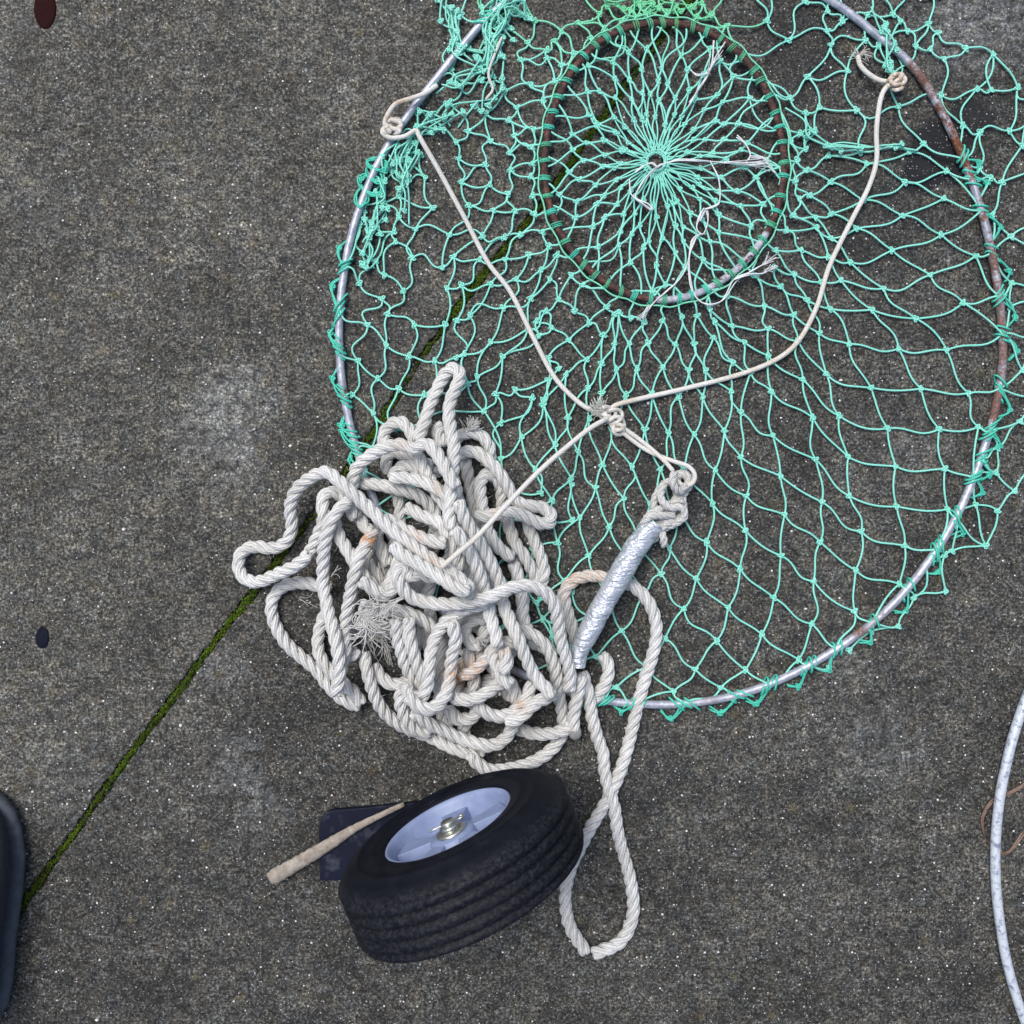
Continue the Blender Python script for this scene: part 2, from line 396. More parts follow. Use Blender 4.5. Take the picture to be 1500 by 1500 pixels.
NETR = 1.52 * PX
mbn = MB()
def knot(mb, p, z, size, ang, at):
    t = np.linspace(0, 2*np.pi, 20, endpoint=False)
    x = (np.sin(t) + 2*np.sin(2*t)) / 3; y = (np.cos(t) - 2*np.cos(2*t)) / 3; zz = -np.sin(3*t)
    ca, sa = math.cos(ang), math.sin(ang)
    q = np.stack([x*ca*1.25 - y*sa*.85, x*sa*1.25 + y*ca*.85], 1) * size
    q = q * (1 + rng.normal(0, .08, q.shape))
    mb.tube(WA(p + q, z + zz * 1.1*PX), NETR*.86, 5, closed=True, at=at)
def bar(mb, a, b, za, zb, Lr, at, sgn=1, r=NETR, amp=1.0):
    d = np.linalg.norm(b - a)
    if d < 2: return
    h = d * math.sqrt(max(0, .375*(Lr/d - 1))) if Lr > d else 0
    h = min(h, .42*d, 17) * amp
    t = np.linspace(0, 1, 11)
    u = (b - a)/d; v = np.array([-u[1], u[0]])
    s1, s2 = sgn*h*rng.uniform(.5, 1), h*rng.normal(0, .35)
    P = a + np.outer(t, b - a) + np.outer(np.sin(np.pi*t)**.9*s1 + np.sin(2*np.pi*t)*s2, v)
    z = za + (zb - za)*t + np.sin(np.pi*t) * rng.uniform(0, .003)
    mb.tube(WA(P, z), r, 6, at=at, caps=False)

def is_top(p): return max(0, 1 - (p[1] + 10) / 110) if p[1] < 110 else 0
def tint(p):
    return float(np.clip(is_top(p)*1.1, 0, 1)) if 700 < p[0] < 1120 else 0.
# ---- the netting: knots read off the photograph, joined along the mesh lines
ZO = {'1': (440, 0, 3.75), '2': (780, 0, 3.75), '3': (1100, 0, 3.75), '4': (440, 300, 3.75), '5': (780, 300, 3.75), '6': (1100, 300, 3.75), '7': (1100, 650, 3.75), 'F': (780, 500, 3.947), 'E': (780, 800, 3.3333)}
LAT = {   # mesh row: {column: (view, x, y)}; view 'H' = tied to the hoop there
 -7: {4: '3 305 935', 5: '3 425 855', 6: '3 600 835'},
 -6: {3: '3 325 1075', 4: '3 440 1000', 5: '3 635 900', 6: '3 870 835'},
 -5: {1: '6 235 60', 2: '6 355 70', 3: '3 440 1175', 4: '3 615 1100', 5: '3 845 1000', 6: '3 1075 940', 7: 'H3 1185 1005'},
 -4: {0: '6 195 140', 1: '6 360 125', 2: '6 440 185', 3: '6 580 130', 4: '6 830 60', 5: '3 1060 1090', 6: 'H3 1235 1168'},
 -3: {-1: '6 135 250', 0: '6 275 248', 1: '6 425 285', 2: '6 545 315', 3: '6 775 250', 4: '6 1045 165', 5: 'H6 1250 45'},
 -2: {-2: '6 130 345', -1: '6 240 383', 0: '6 385 425', 1: '6 495 415', 2: '6 730 460', 3: '6 985 385', 4: '6 1235 280', 5: 'H6 1320 250'},
 -1: {-3: '6 22 390', -2: '6 165 450', -1: '6 310 525', 0: '6 435 572', 1: '6 665 577', 2: '6 905 625', 3: '6 1165 538', 4: 'H6 1330 498'},
 0: {-5: '5 965 460', -4: '5 1070 500', -3: '6 75 555', -2: '6 235 605', -1: '6 375 705', 0: '6 540 765', 1: '6 810 790', 2: '6 1075 798', 3: 'H6 1370 712'},
 1: {-5: '5 975 575', -4: '5 1095 665', -3: '6 95 680', -2: '6 260 750', -1: '6 415 930', 0: '6 660 1005', 1: '6 935 1010', 2: '6 1195 1035', 3: 'H6 1350 1000'},
 2: {-5: '5 1000 640', -4: 'F 1225 5', -3: '6 95 828', -2: '6 285 960', -1: '6 485 1160', 0: '6 750 1228', 1: '6 1035 1232', 2: '6 1250 1220', 3: 'H6 1310 1250'},
 3: {-7: '5 905 610', -6: '5 995 730', -5: '5 1100 865', -4: 'F 1262 178', -3: 'F 1383 293', -2: '6 340 1170', -1: '6 535 1385', 0: '6 795 1437', 1: '6 1065 1450', 2: 'H6 1205 1475'},
 4: {-8: '5 820 615', -7: 'F 935 15', -6: 'F 1000 165', -5: 'F 1150 290', -4: 'F 1205 410', -3: 'F 1390 545', -2: '7 355 85', -1: '7 540 287', 0: '7 800 345', 1: '7 1080 360', 2: 'H7 1130 390'},
 5: {-9: '5 715 635', -8: '5 785 765', -7: 'F 905 165', -6: 'F 985 320', -5: 'F 1110 515', -4: 'F 1205 670', -3: '7 163 178', -2: '7 390 320', -1: '7 605 480', 0: '7 845 560', 1: 'H7 990 577'},
 6: {-10: '5 615 645', -9: 'F 670 10', -8: 'F 755 150', -7: 'F 845 320', -6: 'F 935 540', -5: 'F 1057 745', -4: 'F 1237 893', -3: '7 185 390', -2: '7 380 540', -1: '7 575 695', 0: '7 815 770', 1: 'H7 850 800'},
 7: {-11: '5 475 590', -10: 'F 560 15', -9: 'F 605 160', -8: 'F 690 305', -7: 'F 787 530', -6: 'F 878 740', -5: 'F 1040 935', -4: 'F 1232 1095', -3: '7 165 615', -2: '7 345 755', -1: '7 570 920', 0: 'H7 650 950'},
 8: {-11: 'F 475 10', -10: 'F 485 160', -9: 'F 540 310', -8: 'F 650 510', -7: 'F 740 740', -6: 'F 830 985', -5: 'F 1007 1160', -4: 'F 1200 1315', -3: '7 125 845', -2: '7 335 990', -1: 'H7 440 1090'},
 9: {-12: '5 390 715', -11: '5 380 870', -10: 'F 400 300', -9: 'F 455 510', -8: 'F 575 725', -7: 'F 682 945', -6: 'F 790 1195', -5: 'E 800 157', -4: 'E 955 300', -3: 'E 1120 430', -2: 'E 1300 555', -1: 'H7 300 1190'},
 10: {-12: '5 300 850', -11: 'F 322 270', -10: 'F 328 450', -9: 'F 405 715', -8: 'F 530 910', -7: 'F 600 1110', -6: 'E 629 137', -5: 'E 740 305', -4: 'E 900 462', -3: 'E 1040 605', -2: 'HE 1140 655'},
 11: {-12: '5 185 930', -11: 'F 205 440', -10: 'F 265 640', -9: 'F 365 845', -8: 'F 445 1070', -7: 'F 560 1290', -6: 'E 545 235', -5: 'E 648 450', -4: 'E 795 600', -3: 'E 920 690', -2: 'HE 990 725'},
 12: {-13: '5 145 900', -12: '5 57 1076', -11: 'F 130 600', -10: 'F 225 790', -9: 'F 275 1020', -8: 'F 325 1240', -7: 'E 370 240', -6: 'E 435 415', -5: 'E 560 590', -4: 'E 690 710', -3: 'HE 740 765'},
 13: {-11: 'F 15 740', -10: 'F 115 920', -9: 'F 145 1165', -8: 'F 185 1385', -7: 'E 270 340', -6: 'E 310 540', -5: 'E 410 690', -4: 'HE 500 750'},
 14: {-10: 'B 830 1000', -9: 'B 870 1200', -8: 'E 20 275', -7: 'E 95 440', -6: 'E 200 600', -5: 'HE 340 735'},
}
ZO['B'] = (560, 500, 3.947)
def rd(s_):
    a = s_.split(); h_ = a[0][0] == 'H' and len(a[0]) > 1; v_ = a[0][-1]
    ox, oy, k_ = ZO[v_]; return np.array([ox + float(a[1])/k_, oy + float(a[2])/k_]), h_
K = []; KH = []; KE = set(); KX = []      # points, on hoop, edges, explicit
def add(p, h_=False, ex=True):
    if h_: p = hoopc[np.argmin(np.linalg.norm(hoopc - p, axis=1))]
    for q, o in enumerate(K):
        if np.hypot(*(o - p)) < 5.5: return q
    K.append(np.array(p, float)); KH.append(h_); KX.append(ex); return len(K) - 1
def edge(a, b):
    if a != b: KE.add((min(a, b), max(a, b)))
LI = {}
for r_, row_ in LAT.items():
    for c_, s_ in row_.items():
        p, h_ = rd(s_); LI[(r_, c_)] = add(p, h_)
for (r_, c_), q in LI.items():
    for k2 in ((r_, c_+1), (r_+1, c_)):
        if k2 in LI and not (KH[q] and KH[LI[k2]]) and np.hypot(*(K[q]-K[LI[k2]])) < 125: edge(q, LI[k2])
T4 = dict(a=(405,122), b=(325,115), c=(345,262), d=(415,308), e=(325,432), f=(448,515), g=(462,387), h=(515,148), i=(522,205), j=(635,132), k=(615,293), l=(820,165), m=(780,345), n=(840,285), o=(985,300), p=(1000,172), q=(1060,30), r=(730,15), s=(1120,180), t=(1180,35), u=(1210,165), v=(1285,50), w=(1330,150), x=(1125,300), y=(1255,275), z=(1365,225),
 A2=(370,660), B2=(480,600), C2=(565,475), D2=(625,660), E2=(795,660), F2=(860,635), G2=(930,610), H2=(805,460), I2=(885,440), J2=(1045,435), K2=(1185,410), L2=(1320,360), M2=(1410,275), N2=(318,858), O2=(472,772), P2=(597,832), Q2=(738,858), R2=(855,840), S2=(900,820), T2=(1045,755), U2=(1115,565), V2=(1265,515), W2=(1370,410),
 X2=(285,1045), Y2=(425,955), Z2=(540,1010), A3=(680,1045), B3=(920,985), C3=(972,945), D3=(1110,835), E3=(1250,680), F3=(1350,585), G3=(1420,520), H3=(400,1145), I3=(1010,1135), J3=(1070,1040), K3=(1180,1015), L3=(1275,1060), M3=(1332,1100), N3=(1365,960), O3=(1310,720), P3=(1380,675), Q3=(1215,1275), R3=(1100,1200), S3=(1395,1325), T3=(1100,1395), U3=(1290,1455), V3=(395,1335), W3=(520,1230), X3=(665,1200), G0=(1487,385),
 h1=(262,350), h2=(250,590), h3=(245,780), h4=(270,1040), h5=(300,1250), h6=(318,1340))
E4 = 'a-h a-c b-c c-d d-g d-h d-e e-f e-h1 f-A2 f-B2 g-C2 g-i C2-B2 C2-k i-k i-h j-k j-l j-r k-m l-m l-p m-n n-o n-H2 o-I2 o-x p-s p-q p-n s-u s-o s-t t-q t-v u-v u-x u-w x-y x-J2 y-z y-K2 z-w K2-L2 K2-U2 J2-I2 J2-G2 J2-K2 L2-M2 L2-z L2-V2 U2-V2 U2-G2 U2-T2 V2-W2 V2-E3 W2-M2 W2-G3 I2-H2 I2-F2 H2-E2 G2-F2 G2-S2 F2-R2 E2-D2 E2-Q2 D2-B2 D2-P2 B2-O2 A2-N2 A2-O2 A2-h2 N2-h3 N2-Y2 N2-X2 O2-P2 O2-Y2 P2-Q2 P2-Z2 Q2-R2 Q2-A3 R2-S2 S2-B3 S2-T2 T2-E3 T2-C3 C3-D3 C3-I3 C3-B3 D3-E3 D3-J3 E3-F3 F3-G3 F3-P3 D3-O3 O3-P3 O3-E3 X2-h4 X2-H3 Y2-H3 Y2-Z2 Z2-A3 Z2-W3 A3-B3 A3-X3 B3-I3 H3-V3 H3-W3 I3-J3 I3-T3 J3-K3 J3-R3 K3-N3 K3-L3 R3-L3 R3-T3 Q3-M3 Q3-T3 Q3-U3 Q3-L3 M3-S3 M3-N3 U3-S3 W3-X3 X3-I3 V3-h6 V3-h5 b-h1 G3-G0'.split()
TI = {k_: add(np.array([440 + x/3.75, 300 + y/3.75]), k_[0] == 'h' and len(k_) == 2) for k_, (x, y) in T4.items()}
for s_ in E4:
    a_, b_ = s_.split('-'); edge(TI[a_], TI[b_])
for v_, pts in (('1', [(1395,445),(1335,555),(1265,465),(1125,500),(1190,590),(1020,620),(1145,660),(1280,710),(1175,745),(1270,810),(1045,775),(920,720),(1150,840),(1275,900),(870,870),(1015,905),(1155,935),(1265,970),(885,1000),(1040,1015),(1140,1065),(1275,1075),(685,975),(730,1140),(925,1130),(1060,1150),(1180,1165),(1285,1170),(1210,330),(1355,320),(1250,235),(1395,225),(1435,175),(1290,115),(660,850),(855,780),(545,1080),(560,1010),(430,1100),(350,1160),(540,1190),(410,1250),(500,940),(600,760),(530,880),(720,660),(640,620),(820,560),(900,450),(1060,420),(830,380),(1000,350),(930,270),(1070,240),(1120,160),(1140,60),(830,160),(760,0),(880,80)]),
               ('2', [(20,118),(165,170),(250,125),(370,75),(395,160),(410,30),(490,110),(130,215),(80,275),(320,210),(160,360),(130,450),(225,290),(75,565),(620,75),(580,95),(700,40),(745,70),(790,30),(870,40),(900,90),(985,80),(660,20),(930,20),(1070,140),(1288,115),(540,60)]),
               ('3', [(580,605),(810,585),(375,590),(310,420),(530,390),(210,220),(440,245),(90,115),(780,405),(905,255),(1060,325),(1180,265),(1045,525),(1165,690),(1260,725),(1320,495),(1465,480),(1330,300),(1420,720),(1240,490),(975,130),(1030,180),(820,115),(780,80),(1315,975),(1380,1000),(1255,920),(1325,1180),(1430,1300),(1490,800),(215,540),(300,620),(350,720),(270,735),(220,780),(300,820),(420,170),(500,120),(300,10),(630,220),(700,250),(950,790),(985,270),(640,80),(860,170),(1570,590),(1580,900),(1560,1180),(420,60),(640,-60),(840,-60),(1000,-20),(255,880),(245,990),(265,1090)]),
               ('6', [(1420,180),(1435,430),(1425,560),(1395,700),(1490,910),(1480,1190),(1355,1340),(1550,250),(1570,480),(1560,700),(1570,1040),(1560,1330),(235,605)]),
               ('5', [(45,355),(97,410),(210,383),(275,440),(75,590),(145,525),(230,585),(410,560),(310,650),(105,675),(200,745),(85,840),(185,935),(350,400),(455,600),(540,620),(20,640),(30,730),(0,1075)]),
               ('7', [(1345,160),(1450,260),(1355,370),(1235,335),(1290,560),(1105,590),(1065,610),(1070,810),(895,845),(810,1005),(660,1030),(540,1135),(430,1230)])):
    ox, oy, k_ = ZO[v_]
    for x, y in pts: add(np.array([ox + x/k_, oy + y/k_]) , False, False)
for x in range(640, 1560, 42):
    for y in (-14, -52): add(np.array([x + rng.normal(0, 8), y + rng.normal(0, 6)]), False, False)
for x in range(590, 850, 50):
    for y in range(715, 990, 50):
        if x + (y-715)*-.9 < 620 or False: 
            pass
        p = np.array([x + rng.normal(0, 6), y + rng.normal(0, 6)])
        if ((p[0]-HC[0])/HR[0])**2 + ((p[1]-HC[1])/HR[1])**2 < .93: add(p, False, False)
for k_ in range(0, len(hoopc), 7):       # ties on the hoop for the loosely traced parts
    p = hoopc[k_]
    if p[1] < 300 or p[0] > 1380 or (p[0] < 860 and p[1] > 640): 
        if min(np.hypot(*(o - p)) for o in K) > 26: add(p, True, False)
K = np.array(K); deg = np.zeros(len(K), int)
for a_, b_ in KE: deg[a_] += 1; deg[b_] += 1
rin = np.hypot((K[:, 0]-RC[0])/RR[0], (K[:, 1]-RC[1])/RR[1])
keepk = (rin > 1.04) | np.array(KX)
cand = []
for a_ in range(len(K)):
    for b_ in range(a_+1, len(K)):
        if (KX[a_] and KX[b_]) or not (keepk[a_] and keepk[b_]) or (KH[a_] and KH[b_]): continue
        d_ = np.hypot(*(K[a_]-K[b_]))
        if d_ > 88: continue
        m_ = (K[a_]+K[b_])/2
        if np.hypot((m_[0]-RC[0])/RR[0], (m_[1]-RC[1])/RR[1]) < 1.03: continue
        dd = np.linalg.norm(K - m_, axis=1); dd[[a_, b_]] = 1e9
        if dd.min() > d_*.44: cand.append((d_, a_, b_))
for d_, a_, b_ in sorted(cand):
    if deg[a_] >= (5 if KH[a_] else 4) or deg[b_] >= (5 if KH[b_] else 4): continue
    edge(a_, b_); deg[a_] += 1; deg[b_] += 1
def zk(q):
    p = K[q]; z = .0032
    if KH[q]: return HZ + .003
    if rin[q] < 1.35: z = .0035 + (RZ-.004)*max(0, 1 - (rin[q]-1.03)/.32)
    return z
for a_, b_ in sorted(KE):
    A_, B_ = K[a_], K[b_]; d_ = np.hypot(*(A_-B_)); left = (A_[0] + B_[0])/2 < 790
    upr = (A_[1] + B_[1])/2 < 200
    sl_ = rng.uniform(1.005, 1.035) if not (left or upr) else rng.uniform(1.01, 1.12)
    if d_ < 34: sl_ *= 1.04
    bar(mbn, A_, B_, zk(a_), zk(b_), d_*sl_, tint(A_), 1 if (a_ + b_) % 2 else -1)
for q in range(len(K)):
    if deg[q] == 0 or K[q][1] < -30 or not keepk[q]: continue
    if not KH[q]: knot(mbn, K[q], zk(q) + .001, rng.uniform(3.9, 4.9), rng.uniform(0, 3.14), tint(K[q]))
# strands from the nearest knots to the ring
th = np.linspace(0, 2*np.pi, 52, endpoint=False); rp = ring_at(th, 8.)
used = np.zeros(len(K), int)
for k_ in range(52):
    d_ = np.linalg.norm(K - rp[k_], axis=1) + used*14 + np.where(keepk & ~np.array(KH), 0, 1e6) + np.where(deg >= 4, 12, 0)
    q = int(np.argmin(d_)); used[q] += 1
    if np.hypot(*(K[q]-rp[k_])) < 92:
        bar(mbn, K[q], rp[k_], zk(q), RZ, np.hypot(*(K[q]-rp[k_]))*rng.uniform(1.01, 1.07), tint(K[q]), rng.choice([-1, 1]))
P_HOOP = [K[q] for q in range(len(K)) if KH[q] and (deg[q] > 0)]
# inside the ring: strands drawn to a small hole
NI = 33; HOLE = np.array([961., 237.])
rr = [13, 58, 86, 112, 139, 168]
def inner_pt(i, j):
    th = 2*np.pi*(j + .5*(i % 2))/NI
    if i == 5: return ring_at(th, -6.)
    edge = ring_at(th, -6.)
    t = rr[i] / 168. * (1 + (.10*math.sin(5*th) + .07*math.sin(11*th+2) if 0 < i < 5 else 0))
    c = HOLE if i < 3 else HOLE*.9 + RC*.1
    return c + (edge - c)*t + (rng.normal(0, 2.6 if i < 3 else 4., 2) if i > 0 else rng.normal(0, .5, 2))
IP = {(i, j): inner_pt(i, j) for i in range(6) for j in range(NI)}
zi = [.006, .007, .009, .0105, .012, RZ]
for (i, j), p in IP.items():
    if i < 5:
        for dj in ((0, 1) if i % 2 else (0, -1)):
            jj = (j+dj) % NI; q = IP[(i+1, jj)]
            if i == 4:       # every strand reaches the ring at its own turn of twine
                q = ring_at(2*np.pi*(jj + .5 + (.26 if dj == 0 else -.26) + rng.normal(0, .05))/NI, -1.)
            if i == 0: q0 = p + (q - p)*.02 + np.array([-(q-p)[1], (q-p)[0]])/40*(1 if dj else -1)
            else: q0 = p
            ln = np.linalg.norm(q-p)
            bar(mbn, q0, q, zi[i], zi[i+1], ln*(1.003 if i < 2 else rng.uniform(1.004, 1.02 if i < 4 else 1.05)), tint(p)*.6, -1 if dj else 1, r=NETR*(.82 if i < 2 else 1.))
            if i == 1 and rng.random() < .25: bar(mbn, p + rng.normal(0, 1.5, 2), q + rng.normal(0, 2, 2), zi[i]+.002, zi[i+1]+.001, ln*1.02, tint(p)*.6, -1 if dj else 1, r=NETR*.85)
    if 0 < i < 5: knot(mbn, p, zi[i] + .001, rng.uniform(3.6, 4.6), math.atan2(p[1]-HOLE[1], p[0]-HOLE[0]), tint(p)*.6)
for k in range(14):      # slack extra twine hooked over the ring
    th = rng.uniform(0, 2*np.pi); a = ring_at(th, -5.); b = IP[(4, int(th/2/np.pi*NI + rng.integers(-1, 2)) % NI)]
    bar(mbn, a, b, RZ, .011, np.linalg.norm(a-b)*1.25, tint(a)*.7, rng.choice([-1, 1]), r=NETR*.85)
t = np.linspace(0, 2*np.pi, 60, endpoint=False)
for dr, dz in ((0, 0), (1.8, .001)):
    mbn.tube(WA(HOLE + (12.5+dr)*np.stack([np.cos(t), np.sin(t)], 1)*(1+rng.normal(0, .02, (60, 1))), .007+dz), NETR*.9, 6, closed=True)
# heading line round the ring
t = np.linspace(0, 2*np.pi, 240, endpoint=False)
off = 9.5 + 2.4*np.sin(26*t) * (rng.random(240)*.3+.5)
hl = ring_at(t, 0.) + unit(ring_at(t, 1.) - RC)*off[:, None]
mbn.tube(WA(hl, RZ + .001), NETR*.85, 6, closed=True, at=.5)
# bunched slack at the top left and along the left side
def scribble(path, nstr, spread, step=26, r=NETR*.9, z=.012, kn=.5, at=0.):
    base = catmull(path, step)
    for s_ in range(nstr):
        q = base + rng.normal(0, spread, base.shape); k0 = rng.integers(0, max(1, len(q)-3)); k1 = min(len(q), k0 + rng.integers(3, 8))
        if k1 - k0 < 3: continue
        c = catmull(q[k0:k1], 4); zz = z*rng.uniform(.3, 1.2) + .004*np.sin(np.arange(len(c))*.15 + s_)
        mbn.tube(WA(c, np.maximum(.002, zz)), r, 6, at=at)
        for kk in range(k0, k1):
            if rng.random() < kn: knot(mbn, q[kk], z, rng.uniform(3.6, 4.8), rng.uniform(0, 3), at)
scribble([(765, -20), (735, 15), (722, 50), (712, 85), (690, 110), (655, 125), (632, 132)], 15, 10)
scribble([(740, 5), (735, 60), (715, 110), (725, 140), (700, 160), (660, 165), (620, 185), (595, 215), (590, 260), (588, 310)], 16, 11)
scribble([(640, 0), (665, 20), (668, 50), (665, 70), (690, 90)], 7, 9)
scribble([(600, 190), (575, 240), (560, 290), (545, 340), (540, 390)], 9, 9)
scribble([(860, -25), (900, 8), (950, 12), (1000, 16), (1045, 20)], 6, 8, at=.95)
scribble([(1280, 20), (1300, 60), (1310, 100), (1320, 118)], 6, 7)
scribble([(1135, 140), (1160, 160), (1180, 190), (1220, 215), (1290, 215), (1345, 215)], 5, 4)
# fan of strands gathered at the upper left lump
for k in range(13):
    a = np.array([734., 4.]) + rng.normal(0, 7, 2); an = rng.uniform(.2, 2.6); b = a + rng.uniform(30, 65)*np.array([math.cos(an)*.7, math.sin(an)])
    bar(mbn, a, b, .022, .006, np.linalg.norm(a-b)*1.2, 0, rng.choice([-1, 1]), r=NETR*.85); knot(mbn, b, .007, 4, 0, 0)
child(mbn.build('netting', MNET), net)

def wrap(center2, tdir, rad, turns, length, slant=0., z=HZ, r=1.55, jitter=.5, at=0.):
    """twine wound round the tube at a point"""
    t = np.linspace(0, 2*np.pi*turns, int(18*turns)); ax = np.array([tdir[0], -tdir[1], 0.]); ax = ax/np.linalg.norm(ax)
    sd_ = np.array([-ax[1], ax[0], 0]); up = np.array([0, 0, 1.])
    c = W(center2[0], center2[1], z)
    rr_ = rad*PX*(1 + jitter*.25*np.sin(t*.37 + rng.random()*6))
    al = (t/t[-1] - .5)*length*PX + np.cos(t)*slant*PX
    Pp = c + al[:, None]*ax + (rr_*np.cos(t))[:, None]*sd_ + (rr_*.82*np.sin(t))[:, None]*up
    Pp[:, 2] = np.maximum(Pp[:, 2], .0012)
    m_ = MB(); m_.tube(Pp, r*PX, 6, ref=ax, at=at); return m_
for k in range(52):
    th = 2*np.pi*(k + rng.uniform(-.12, .12))/52; p = ring_at(th); t2 = ring_at(th+.01) - p
    m_ = wrap(p, t2, 7.3, rng.choice([2.6, 3.1, 3.6]), rng.uniform(5, 8), rng.uniform(-1.5, 1.5), RZ, 1.0, at=float(np.clip(tint(p)*.9 + rng.choice([0, .3, .6]), 0, 1)))
    child(m_.build('lashing', MLASH), net)
outer_l = []
for p in P_HOOP:
    psi = math.atan2((p[1]-HC[1])/HR[1], (p[0]-HC[0])/HR[0]); t2 = hoop_at(psi+.01) - hoop_at(psi)
    if p[1] < -35 or (600 < p[0] < 850 and p[1] > 860) or (p[0] < 640 and p[1] > 720): continue
    right = p[0] > 1000
    m_ = wrap(p, t2, 7.6 if not right else 8.4, rng.choice([2.2, 2.6, 3.3]), rng.uniform(14, 30), rng.uniform(4, 12)*(1 if rng.random() < .7 else -1), HZ, 1.55, 1.0)
    # a tail running to the next mesh
    o = unit(p - HC); b = p + o*(13 if not right else 20) + unit(t2)*rng.uniform(10, 34)
    for s_ in range(2):
        a2 = p + unit(t2)*rng.uniform(-8, 8)
        c = catmull([a2, (a2+b)/2 + o*rng.uniform(1, 6), b + rng.normal(0, 1.5, 2), b + unit(t2)*14 - o*rng.uniform(8, 16)], 4)
        m_.tube(WA(c, np.linspace(HZ+.004, .003, len(c))), 1.5*PX, 6)
    knot(m_, b, .005, 4.6, rng.random()*3, 0)
    child(m_.build('lashing', MLASH), net)
# heavy turns of twine on the upper left of the hoop
m_ = MB()
for (x, y, rx, ry, ang, n_) in ((543, 271, 19, 13, .5, 5), (551, 240, 14, 8, .25, 4), (547, 255, 16, 10, .9, 3), (531, 288, 8, 13, .2, 2)):
    for k in range(n_):
        t = np.linspace(0, 2*np.pi, 9)[:-1] + rng.random(); e = np.stack([rx*np.cos(t), ry*np.sin(t)], 1)*rng.uniform(.88, 1.08)
        q = e @ np.array([[math.cos(ang), math.sin(ang)], [-math.sin(ang), math.cos(ang)]]) + [x, y] + rng.normal(0, 1.3, (8, 2)) + rng.normal(0, 1.2, 2)
        c = catmull(q, 3, closed=True); side_ = np.clip((c[:, 0]-x)/rx, -1, 1)
        m_.tube(WA(c, np.maximum(.0015, HZ + .0055*np.sin(np.arctan2(c[:, 1]-y, c[:, 0]-x) + k*.3))), 1.4*PX, 6, closed=True)
knot(m_, np.array([562., 250.]), .014, 5, .4, 0); knot(m_, np.array([529., 262.]), .008, 4.5, 1.4, 0)
child(m_.build('lashing', MLASH), net)

# ------------------------------------------------------------------ bridle cord and bait strings (tied into the net)
mbc = MB(); CR = 3.6*PX
def cord(mb, pts, z, r=CR, k=8, step=3):
    P3 = catmull([(x, y) for x, y in pts], step); 
    zz = np.interp(np.linspace(0, 1, len(P3)), np.linspace(0, 1, len(z)), z) if np.ndim(z) else np.full(len(P3), z)
    if len(zz) > 12: zz = np.convolve(np.pad(zz, 5, 'edge'), np.ones(11)/11, 'valid')
    st = np.zeros(len(P3))
    for (x, y, rad, kk) in ((1175, 500, 45, .35), (1120, 540, 40, .35), (1090, 548, 30, .4), (588, 145, 14, .8), (1312, 122, 16, .9), (920, 590, 18, .4), (570, 175, 10, .7)):
        st = np.maximum(st, kk*np.exp(-((P3[:, 0]-x)**2+(P3[:, 1]-y)**2)/rad**2))
    mb.tube(WA(P3, zz), r, k, at=st)
def fray(mb, p, ang, n_, ln, spread, z=.01, r=.42, curl=.4):
    for k in range(n_):
        a = ang + rng.normal(0, spread); l = ln*rng.uniform(.5, 1.1); c = rng.normal(0, curl)
        q = [np.array(p) + rng.normal(0, 1.2, 2)]
        for s_ in range(5):
            q.append(q[-1] + l/5*np.array([math.cos(a), math.sin(a)])); a += c/2
        q = catmull(q, 3); mb.tube(WA(q, z + np.linspace(0, rng.normal(.002, .004), len(q)).clip(-z+.002)), r*PX, 4)
cord(mbc, [(640, 125), (622, 137), (600, 145), (580, 152), (568, 168), (564, 182), (572, 194)], [.02, .024, .026, .02])
cord(mbc, [(572, 175), (586, 180), (584, 190), (566, 186), (560, 194), (572, 202), (592, 200), (603, 194), (610, 191), (616, 203), (642, 248), (680, 318), (714, 383), (748, 428), (780, 492), (812, 552), (846, 588), (872, 604), (886, 612)], [.022, .02, .022, .014, .009, .008, .008, .008, .008, .009, .012])
cord(mbc, [(1322, 108), (1312, 122), (1300, 126), (1290, 145), (1284, 190), (1284, 235), (1272, 275), (1248, 322), (1215, 390), (1197, 448), (1172, 496), (1140, 525), (1085, 548), (1000, 570), (925, 587), (898, 596), (890, 612)], [.018, .02, .012, .009, .008, .008, .008, .008, .009, .013])
cord(mbc, [(1312, 120), (1290, 118), (1272, 108), (1260, 95), (1257, 82)], [.018, .014, .012, .012])
fray(mbc, (1257, 84), -1.9, 22, 16, .9); fray(mbc, (1262, 80), -.1, 22, 17, .45)
cord(mbc, [(896, 614), (915, 628), (945, 650), (972, 674), (986, 690)], [.014, .010, .010, .016, .024], CR*.9)
cord(mbc, [(900, 622), (920, 640), (950, 661), (985, 675), (1008, 683), (1018, 696), (1014, 708), (1002, 712), (992, 704)], [.014, .010, .010, .016, .024, .028, .024], CR*.9)
for lp in ([(876, 600), (890, 596), (902, 606), (892, 616), (880, 610)], [(888, 604), (904, 600), (912, 608), (902, 620), (888, 616)], [(896, 612), (910, 612), (914, 626), (902, 630), (894, 620)], [(902, 622), (912, 624), (912, 635), (902, 636), (898, 628)], [(880, 606), (896, 612), (908, 622)]):
    c = catmull(lp, 2.5, closed=len(lp) > 3); zz = .015 + .004*np.sin(np.arange(len(c))*.5)
    mbc.tube(WA(c, zz), CR*.82, 8, closed=len(lp) > 3)
fray(mbc, (884, 603), -2.5, 45, 24, .45, .018, .5); fray(mbc, (886, 600), -.9, 6, 22, .7, .02, .45, 1.)
